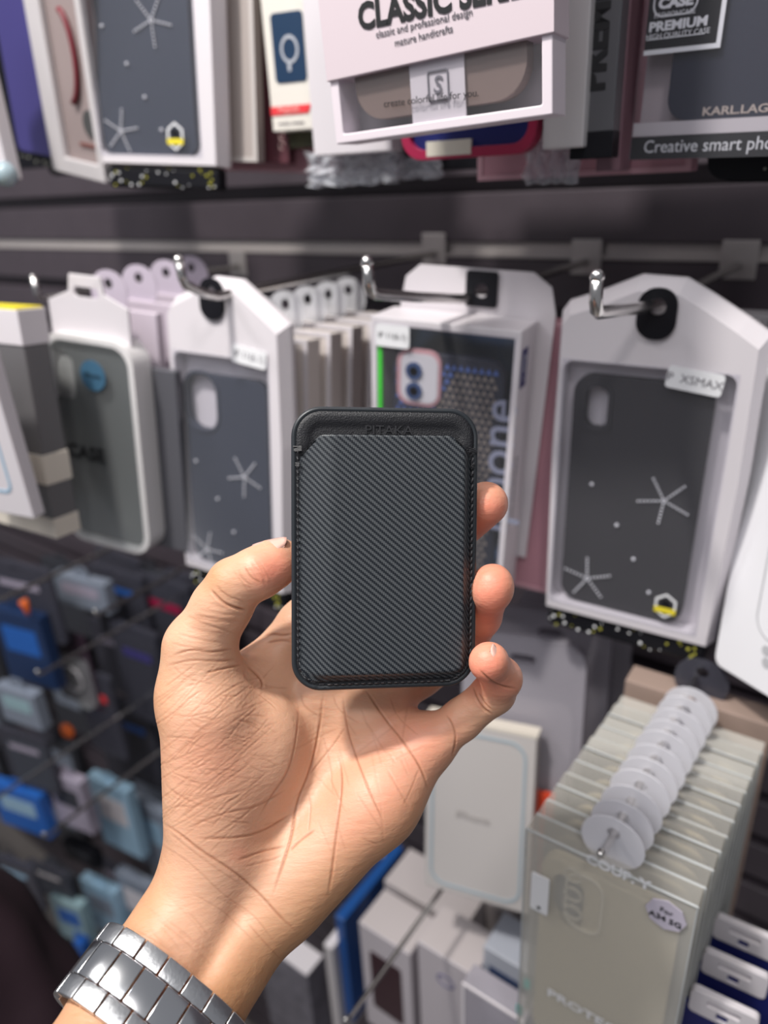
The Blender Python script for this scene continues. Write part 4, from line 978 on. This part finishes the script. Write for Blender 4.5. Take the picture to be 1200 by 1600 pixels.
c = zq(915, 1420); r_ = MB().plate(rrect(.021, .043, .0095, c[0]-.002, c[1]), [rrect(.019, .041, .0085, c[0]-.002, c[1])], .0016, .0030).build('camera_outline', mat('pale_line', (.66, .62, .52), .3), proto)
for v in (1372, 1402, 1430): c = zq(893, v); MB().plate(circ(.0050, c[0], c[1]), [circ(.0042, c[0], c[1])], .0016, .0026).build('lens_outline', mat('pale_line'), proto)
c = zq(1041, 1428); s = MB().plate(circ(.0100, c[0], c[1], 8), [], -.0010, -.0004).build('round_sticker', mat('lilac_sticker', (.50, .46, .55), .4), proto)
text('For', .0046, INK, s, c[0], c[1]+.0028, y=-.0012); text('A34 5G', .0050, INK, s, c[0], c[1]-.0028, y=-.0012, bold=.0001)
c = zq(965, 1362); text('COUP. Y', .0085, WHITEINK, proto, c[0], c[1], y=-.0004, bold=.0003); c = zq(905, 1577); text('PROTECT', .0088, WHITEINK, proto, c[0]+.005, c[1], y=-.0004, bold=.0002, name='lower_lettering', sx=1.3)
c = zq(844, 1395); s = MB().plate(rrect(.0105, .029, .001, c[0], c[1]), [], -.0010, -.0004).build('side_sticker', WHITEINK, proto); MB().plate(circ(.0012, c[0], c[1]-.011, 8), [], -.0013, -.0009).build('sticker_mark', INK, s)
for u, v in ((822, 1540), (810, 1580)): c = zq(u, v); MB().box(c[0]-.002, c[0]+.002, .0008, .0016, c[1]-.004, c[1]+.004).build('teal_mark', TEAL, proto)
second = None
for k in range(1, 11):
    M = shifted(ZM, .0004*k, .0128*k, -.0002*k+(.001 if k % 3 == 0 else 0))
    if second is None: second = clear_box(M, False, 'clear phone-case box behind the sticker box in the lower right stack', 'clear boxes stacked behind the sticker box')
    else: dup(second, M)
plain_box('tan_case_box', shifted(ZM, .004, .148, .004), .092, .176, .020, mat('tan_card', (.34, .25, .21), .45), 'tan box at the back end of the clear box stack, lower right', tab=mat('smoke_film', (.10, .10, .13), .25, alpha=.5))
make_hook(T(p[0]-.004, .262, zt+.017), YW-.262, 'thin steel hook through the round tabs of the clear box stack', up=.004, r=.0018)

# ================================================================== BELOW THE MIDDLE ROW
MW = pose([(668, 1120), (838, 1150), (828, 1432), (660, 1380)], .090, .160)
t = thing('outline_box', 'white phone-case box with blue-grey outline below the wallet, lower middle', 'box', MW)
MB().box(-.045, .045, 0, .013, 0, .160).build('carton', mat('soft_white', (.50, .47, .46), .45), t, bevel=.001)
MB().box(-.0455, .0455, -.0003, .0135, .1585, .1612).build('cream_top', CREAM, t)
MB().plate(rrect(.078, .146, .014, -.001, .079, 8), [rrect(.0735, .1415, .012, -.001, .079, 8)], -.0006, .0001).build('phone_outline', mat('blue_grey_ink', (.34, .41, .46), .4), t)
c = L2(MW, 738, 1277); text('iPhone', .0105, mat('faint_grey_ink', (.42, .39, .38), .4), t, c[0], c[1], y=-.0008)
proto = None
for k in range(3):
    M = shifted(MW, .020+.003*k, .030+.045*k, .012)
    if proto is None:
        proto = thing('white_tab_pouch', 'pale pouch with a rounded translucent top behind the outlined white box', 'packet', M, 'pale pouches behind the outlined white box')
        MB().plate(rrect(.098, .215, .020, 0, .1075, 8), [rrect(.020, .008, .0035, 0, .196)], 0, .009).build('pouch', mat('lilac_pouch', (.55, .52, .58), .3, alpha=.45), proto, bevel=.002)
        MB().plate(rrect(.086, .158, .010, -.002, .082, 6), [], .0015, .0075).build('insert', GREYW, proto)
    else: dup(proto, M)
plain_box('orange_red_case', shifted(MW, .037, .0225, .004), .036, .100, .005, mat('orange_red', (.62, .06, .02), .4), 'orange-red case edge right of the outlined white box', 'phone case')
# boxes at the bottom centre, seen from above
def tall_box(u, v, Y, w, h, d, m, label, rz=0, top=None, pic=None, side=None, name='phone_box'):
    x, y, z = at(u, v, Y); M = T(x, y, z-h, radians(rz)); t = thing(name, label, 'box', M)
    MB().box(0, w, 0, d, 0, h).build('carton', m, t, bevel=.001)
    if top: MB().box(.001, w-.001, .001, d-.001, h, h+.0005).build('top_face', top, t)
    if pic: MB().plate(rrect(w*.62, h*.55, .004, w*.5, h*.52), [], -.0006, .0001).build('front_picture', pic, t)
    if side: MB().box(w*.12, w*.88, -.0006, .0001, h-.05, h-.02).build('front_label', side, t)
    return t
tall_box(400, 1468, .36, .080, .16, .030, mat('grey_pattern_box', (.17, .16, .19), .5, grain=.6, gscale=60), 'grey mottled box beside the wrist at the bottom', top=WHITE)
tall_box(505, 1475, .365, .012, .16, .05, GREYW, 'white narrow box between the mottled box and the blue slab, bottom', top=WHITE)
tall_box(523, 1430, .375, .012, .17, .11, mat('royal_blue', (.01, .07, .26), .35), 'royal blue slab box at the bottom centre')
t = tall_box(560, 1440, .37, .062, .16, .045, mat('mauve_white', (.48, .44, .47), .4), 'pale box with dark phone picture at the bottom centre, right of the blue slab', pic=mat('dark_plum_print', (.035, .012, .018), .3), top=mat('mauve_top', (.50, .45, .45), .4))
t = tall_box(652, 1470, .365, .060, .16, .045, mat('mauve_white'), 'pale box with an oval mark at the bottom centre, behind the steel rod', top=mat('mauve_top'))
c = (.030, .128); MB().plate(circ(.0095, c[0], c[1], 24, .8), [circ(.0078, c[0], c[1], 24, .75)], -.0006, .0001).build('oval_mark', mat('violet_ink', (.14, .13, .25), .4), t)
tall_box(600, 1375, .43, .100, .14, .05, mat('mauve_top'), 'wide pale box behind the two bottom centre boxes')
t = tall_box(722, 1535, .30, .050, .12, .018, mat('lilac_pouch'), 'small clear box with pale rim at the bottom, left of the clear box stack', name='clear_box')
MB().plate([(0, .001), (.05, .001), (.05, .12), (0, .12)], [[(.002, .003), (.048, .003), (.048, .118), (.002, .118)]], -.0005, .001).build('pale_rim', WHITE, t)
tall_box(755, 1478, .38, .050, .15, .04, mat('blue_white', (.40, .42, .48), .4), 'bluish white box behind the small clear box at the bottom', side=DEEP)
tall_box(690, 1370, .47, .085, .12, .05, mat('grey_shelf_box', (.25, .22, .22), .5), 'grey-brown box under the outlined white box')
p = at(541, 1598, .24); make_hook(T(*p), YW-p[1], 'thin steel hook running up from the bottom edge, lower middle', up=.004, r=.0019)

# blue carded packs, lower right corner
proto = None
for k, (u, v) in enumerate(((1092, 1530), (1100, 1555), (1088, 1590))): pass
cp = at(1128, 1590, .30)
for k in range(3):
    M = T(cp[0], cp[1]+.026*k, cp[2]-.1, radians(4))
    if proto is None:
        proto = thing('carded_pack', 'dark blue carded pack with white slotted header in the lower right corner', 'packet', M, 'blue carded packs in the lower right corner')
        MB().box(-.035, .035, 0, .004, 0, .1).build('card', NAVY, proto, bevel=.0005)
        MB().plate(rrect(.034, .018, .003, .0, .104), [rrect(.017, .0045, .001, 0, .1065), rrect(.006, .005, .001, 0, .1000)], -.0010, .0034).build('header', WHITE, proto, bevel=.0005)
    else: dup(proto, M)

# ================================================================== LOWER LEFT: PACKS ON LONG HOOKS
def pack(M, kind, c1, c2, label, cat='packet', w=.075, h=.13):
    t = thing(['carded_cable', 'accessory_box', 'accessory_pouch'][kind], label, cat, M)
    if kind == 0:
        MB().plate(rrect(w, h, .004, 0, h/2), [circ(.004, 0, h-.008)], .003, .0045).build('card', c1, t)
        mb = MB(); rr = [(.022*cos(a*pi/10), -.004+.0008*(a % 3), h*.38+.022*sin(a*pi/10)) for a in range(40)]; mb.tube(rr, .0016, 6); mb.build('coiled_cable', c2, t, smooth=True)
        MB().plate(rrect(w*.86, h*.62, .008, 0, h*.36), [], -.010, .0025).build('blister', CLEAR, t, bevel=.003)
    elif kind == 1:
        MB().box(-w/2, w/2, 0, .018, 0, h).build('carton', c1, t, bevel=.001)
        MB().plate(rrect(w*.7, h*.35, .004, 0, h*.62), [], -.0006, .0001).build('front_print', c2, t)
        MB().plate(rrect(.030, .022, .009, 0, h+.006), [circ(.0035, 0, h+.010, 12)], .008, .0088).build('hanging_tab', c1, t)
    else:
        MB().plate(rrect(w, h, .008, 0, h/2), [rrect(.018, .006, .0028, 0, h-.010)], 0, .007).build('pouch', mat('smoke_film', (.10, .10, .13), .25, alpha=.5), t, bevel=.002)
        MB().plate(rrect(w*.8, h*.72, .006, 0, h*.42), [], .001, .006).build('insert', c1, t); MB().box(-w*.3, w*.3, -.0012, -.0004, h*.68, h*.76).build('printed_strip', c2, t)
    return t
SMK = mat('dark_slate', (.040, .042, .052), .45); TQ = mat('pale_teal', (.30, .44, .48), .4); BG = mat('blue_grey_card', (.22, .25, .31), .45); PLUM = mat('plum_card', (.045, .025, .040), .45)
LLp = [  # u, v (top centre), Y, kind, w, h, colours, rz, label
 (20, 880, .42, 2, .10, .10, DEEP, LILAC, 12, 'dark blue pouch under the white outlined box at the left edge'),
 (120, 905, .48, 1, .080, .040, BG, LILAC, 10, 'short blue-grey box under the banded box, left side'),
 (20, 958, .40, 1, .075, .10, DEEP, BLUE, 12, 'deep blue box at the left edge beside the orange clip'),
 (95, 985, .45, 0, .070, .11, PLUM, WHITE, 8, 'plum card with a coiled white cable, left side'),
 (175, 890, .53, 2, .090, .10, SMK, BLUE, 6, 'smoke-dark pouch with a blue strip under the grey shell case'),
 (250, 905, .55, 2, .085, .13, SMK, MAG, 4, 'smoke-dark pouch with a crimson strip left of the thumb'),
 (205, 980, .50, 2, .075, .14, SMK, PURP, 6, 'dark pouch with a violet strip left of the hand'),
 (140, 1050, .46, 2, .060, .13, PLUM, RED, 8, 'narrow dark pouch with a red strip, left of the hand'),
 (195, 1100, .52, 2, .085, .14, SMK, BLUE, 8, 'dark pouch with a blue strip near the left side of the palm'),
 (225, 1180, .55, 1, .075, .10, BG, DEEP, 6, 'blue-grey box beside the ball of the thumb'),
 (20, 1080, .36, 1, .060, .05, BG, TQ, 12, 'grey-blue box at the left edge with teal print'),
 (30, 1145, .36, 2, .075, .09, TQ, LILAC, 14, 'pale teal pouch at the left edge, middle of the lower half'),
 (95, 1215, .38, 1, .050, .085, LILAC, SMK, 10, 'tall grey-lilac box in front of the slanted hook, lower left'),
 (20, 1235, .34, 1, .070, .07, BLUE, LBLUE, 14, 'bright blue box at the left edge above the dark garment'),
 (165, 1225, .44, 1, .060, .12, LBLUE, WHITE, 8, 'light blue box left of the wrist'),
 (225, 1260, .48, 1, .060, .12, BG, LBLUE, 6, 'blue-grey box with light blue print touching the wrist outline'),
 (70, 1355, .35, 2, .060, .06, LBLUE, WHITE, 14, 'pale blue pouch above the dark garment, lower left'),
 (120, 1325, .40, 1, .050, .030, BLACK, SMK, 10, 'small black box between the light blue packs, lower left'),
 (150, 1385, .40, 1, .055, .10, LBLUE, BG, 10, 'light blue box with grey print right of the dark garment'),
 (100, 1410, .35, 1, .045, .08, TQ, BLUE, 14, 'pale teal box with blue print against the dark garment'),
 (205, 1375, .43, 1, .055, .12, BG, WHITE, 8, 'blue-grey box with white print above the watch'),
 (15, 1345, .30, 2, .06, .08, WHITE, LBLUE, 14, 'whitish pouch at the left edge just above the dark garment'),
 (255, 1340, .50, 1, .05, .10, WHITE, BG, 6, 'white box with grey print right beside the wrist, lower left'),
 (120, 1475, .33, 1, .012, .10, BLUE, NAVY, 10, 'narrow royal blue box edge above the watch'),
 (300, 1560, .50, 1, .08, .10, BG, LBLUE, 6, 'blue-grey box hidden mostly behind the forearm'),
]
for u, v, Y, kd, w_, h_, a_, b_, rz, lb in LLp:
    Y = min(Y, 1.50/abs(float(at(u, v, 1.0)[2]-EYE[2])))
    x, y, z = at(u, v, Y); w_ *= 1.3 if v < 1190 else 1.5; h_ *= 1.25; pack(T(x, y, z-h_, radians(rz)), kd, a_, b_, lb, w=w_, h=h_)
# a dense back row of dark packs that nothing tells apart
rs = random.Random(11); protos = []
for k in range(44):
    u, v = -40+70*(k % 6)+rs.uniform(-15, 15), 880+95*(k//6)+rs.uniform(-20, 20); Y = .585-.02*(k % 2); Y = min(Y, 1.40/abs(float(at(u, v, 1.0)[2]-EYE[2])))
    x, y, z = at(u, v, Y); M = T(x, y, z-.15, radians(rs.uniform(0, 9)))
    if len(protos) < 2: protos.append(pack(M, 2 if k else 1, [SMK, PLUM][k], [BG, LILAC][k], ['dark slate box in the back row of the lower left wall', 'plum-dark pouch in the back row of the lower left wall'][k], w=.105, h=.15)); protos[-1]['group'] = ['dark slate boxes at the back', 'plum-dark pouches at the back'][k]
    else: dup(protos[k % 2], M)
for (u0, v0, Y0, u, v, lb) in ((-10, 942, .29, 0, 0, 'steel hook crossing the left edge under the white outlined box'), (150, 962, .36, 0, 0, 'steel hook left of the thumb'), (-10, 1250, .26, 0, 0, 'slanted steel hook at the left edge above the blue box'), (70, 1308, .28, 0, 0, 'steel hook above the small black box, lower left'), (60, 1055, .33, 0, 0, 'steel hook in front of the plum cable card')):
    p = at(u0, v0, Y0); make_hook(T(*p), YW-p[1], lb, up=.006, r=.0024, group='display hooks on the slatted wall')
# small orange bits
o = MB().tube([(0, 0, 0), (.002, .001, -.006), (.003, .001, -.014), (.003, .001, -.022)], [.006, .0055, .0040, .0030], 14).build('orange_clip', ORANGE, smooth=True); o.matrix_world = TP(35, 938, .40); tag(o, 'bright orange clip hanging at the left edge above the deep blue box', 'clip')
o = MB().tube([(-.010, 0, .007), (-.004, 0, .003), (.004, 0, -.003), (.010, 0, -.008)], [.004, .0085, .0088, .0040], 18).build('orange_earphone_case', ORANGE, smooth=True); o.matrix_world = TP(105, 1142, .42); tag(o, 'rounded orange accessory among the dark pouches, lower left', 'accessory')
# dark garment at the bottom left: folded cloth over a rounded body
def garment():
    n, m = 64, 46; v = []; f = []; c0 = px(-70, 1560, .60)
    for i in range(m+1):
        z = .12-.62*i/m
        for k in range(n):
            a = 2*pi*k/n; R = .105*(1-max(0, (.25-i/m))**2*9)*(1+.05*sin(3*a+z*30)+.03*sin(7*a-z*55)+.02*sin(z*90+2*a))
            v.append((R*cos(a)*1.05, R*sin(a)*.85, z))
    for i in range(m):
        for k in range(n): f.append((i*n+k, (i+1)*n+k, (i+1)*n+(k+1) % n, i*n+(k+1) % n))
    f.append(tuple(range(n))); f.append(tuple(reversed(range(m*n, m*n+n))))
    o = MB().add(v, f).build('draped_garment', mat('dark_maroon_cloth', (.020, .006, .012), .8, bump=.3, gscale=400), smooth=True)
    o.matrix_world = T(c0[0], c0[1], c0[2]); tag(o, 'dark maroon cloth garment with soft folds at the bottom left corner', 'clothing')
garment()
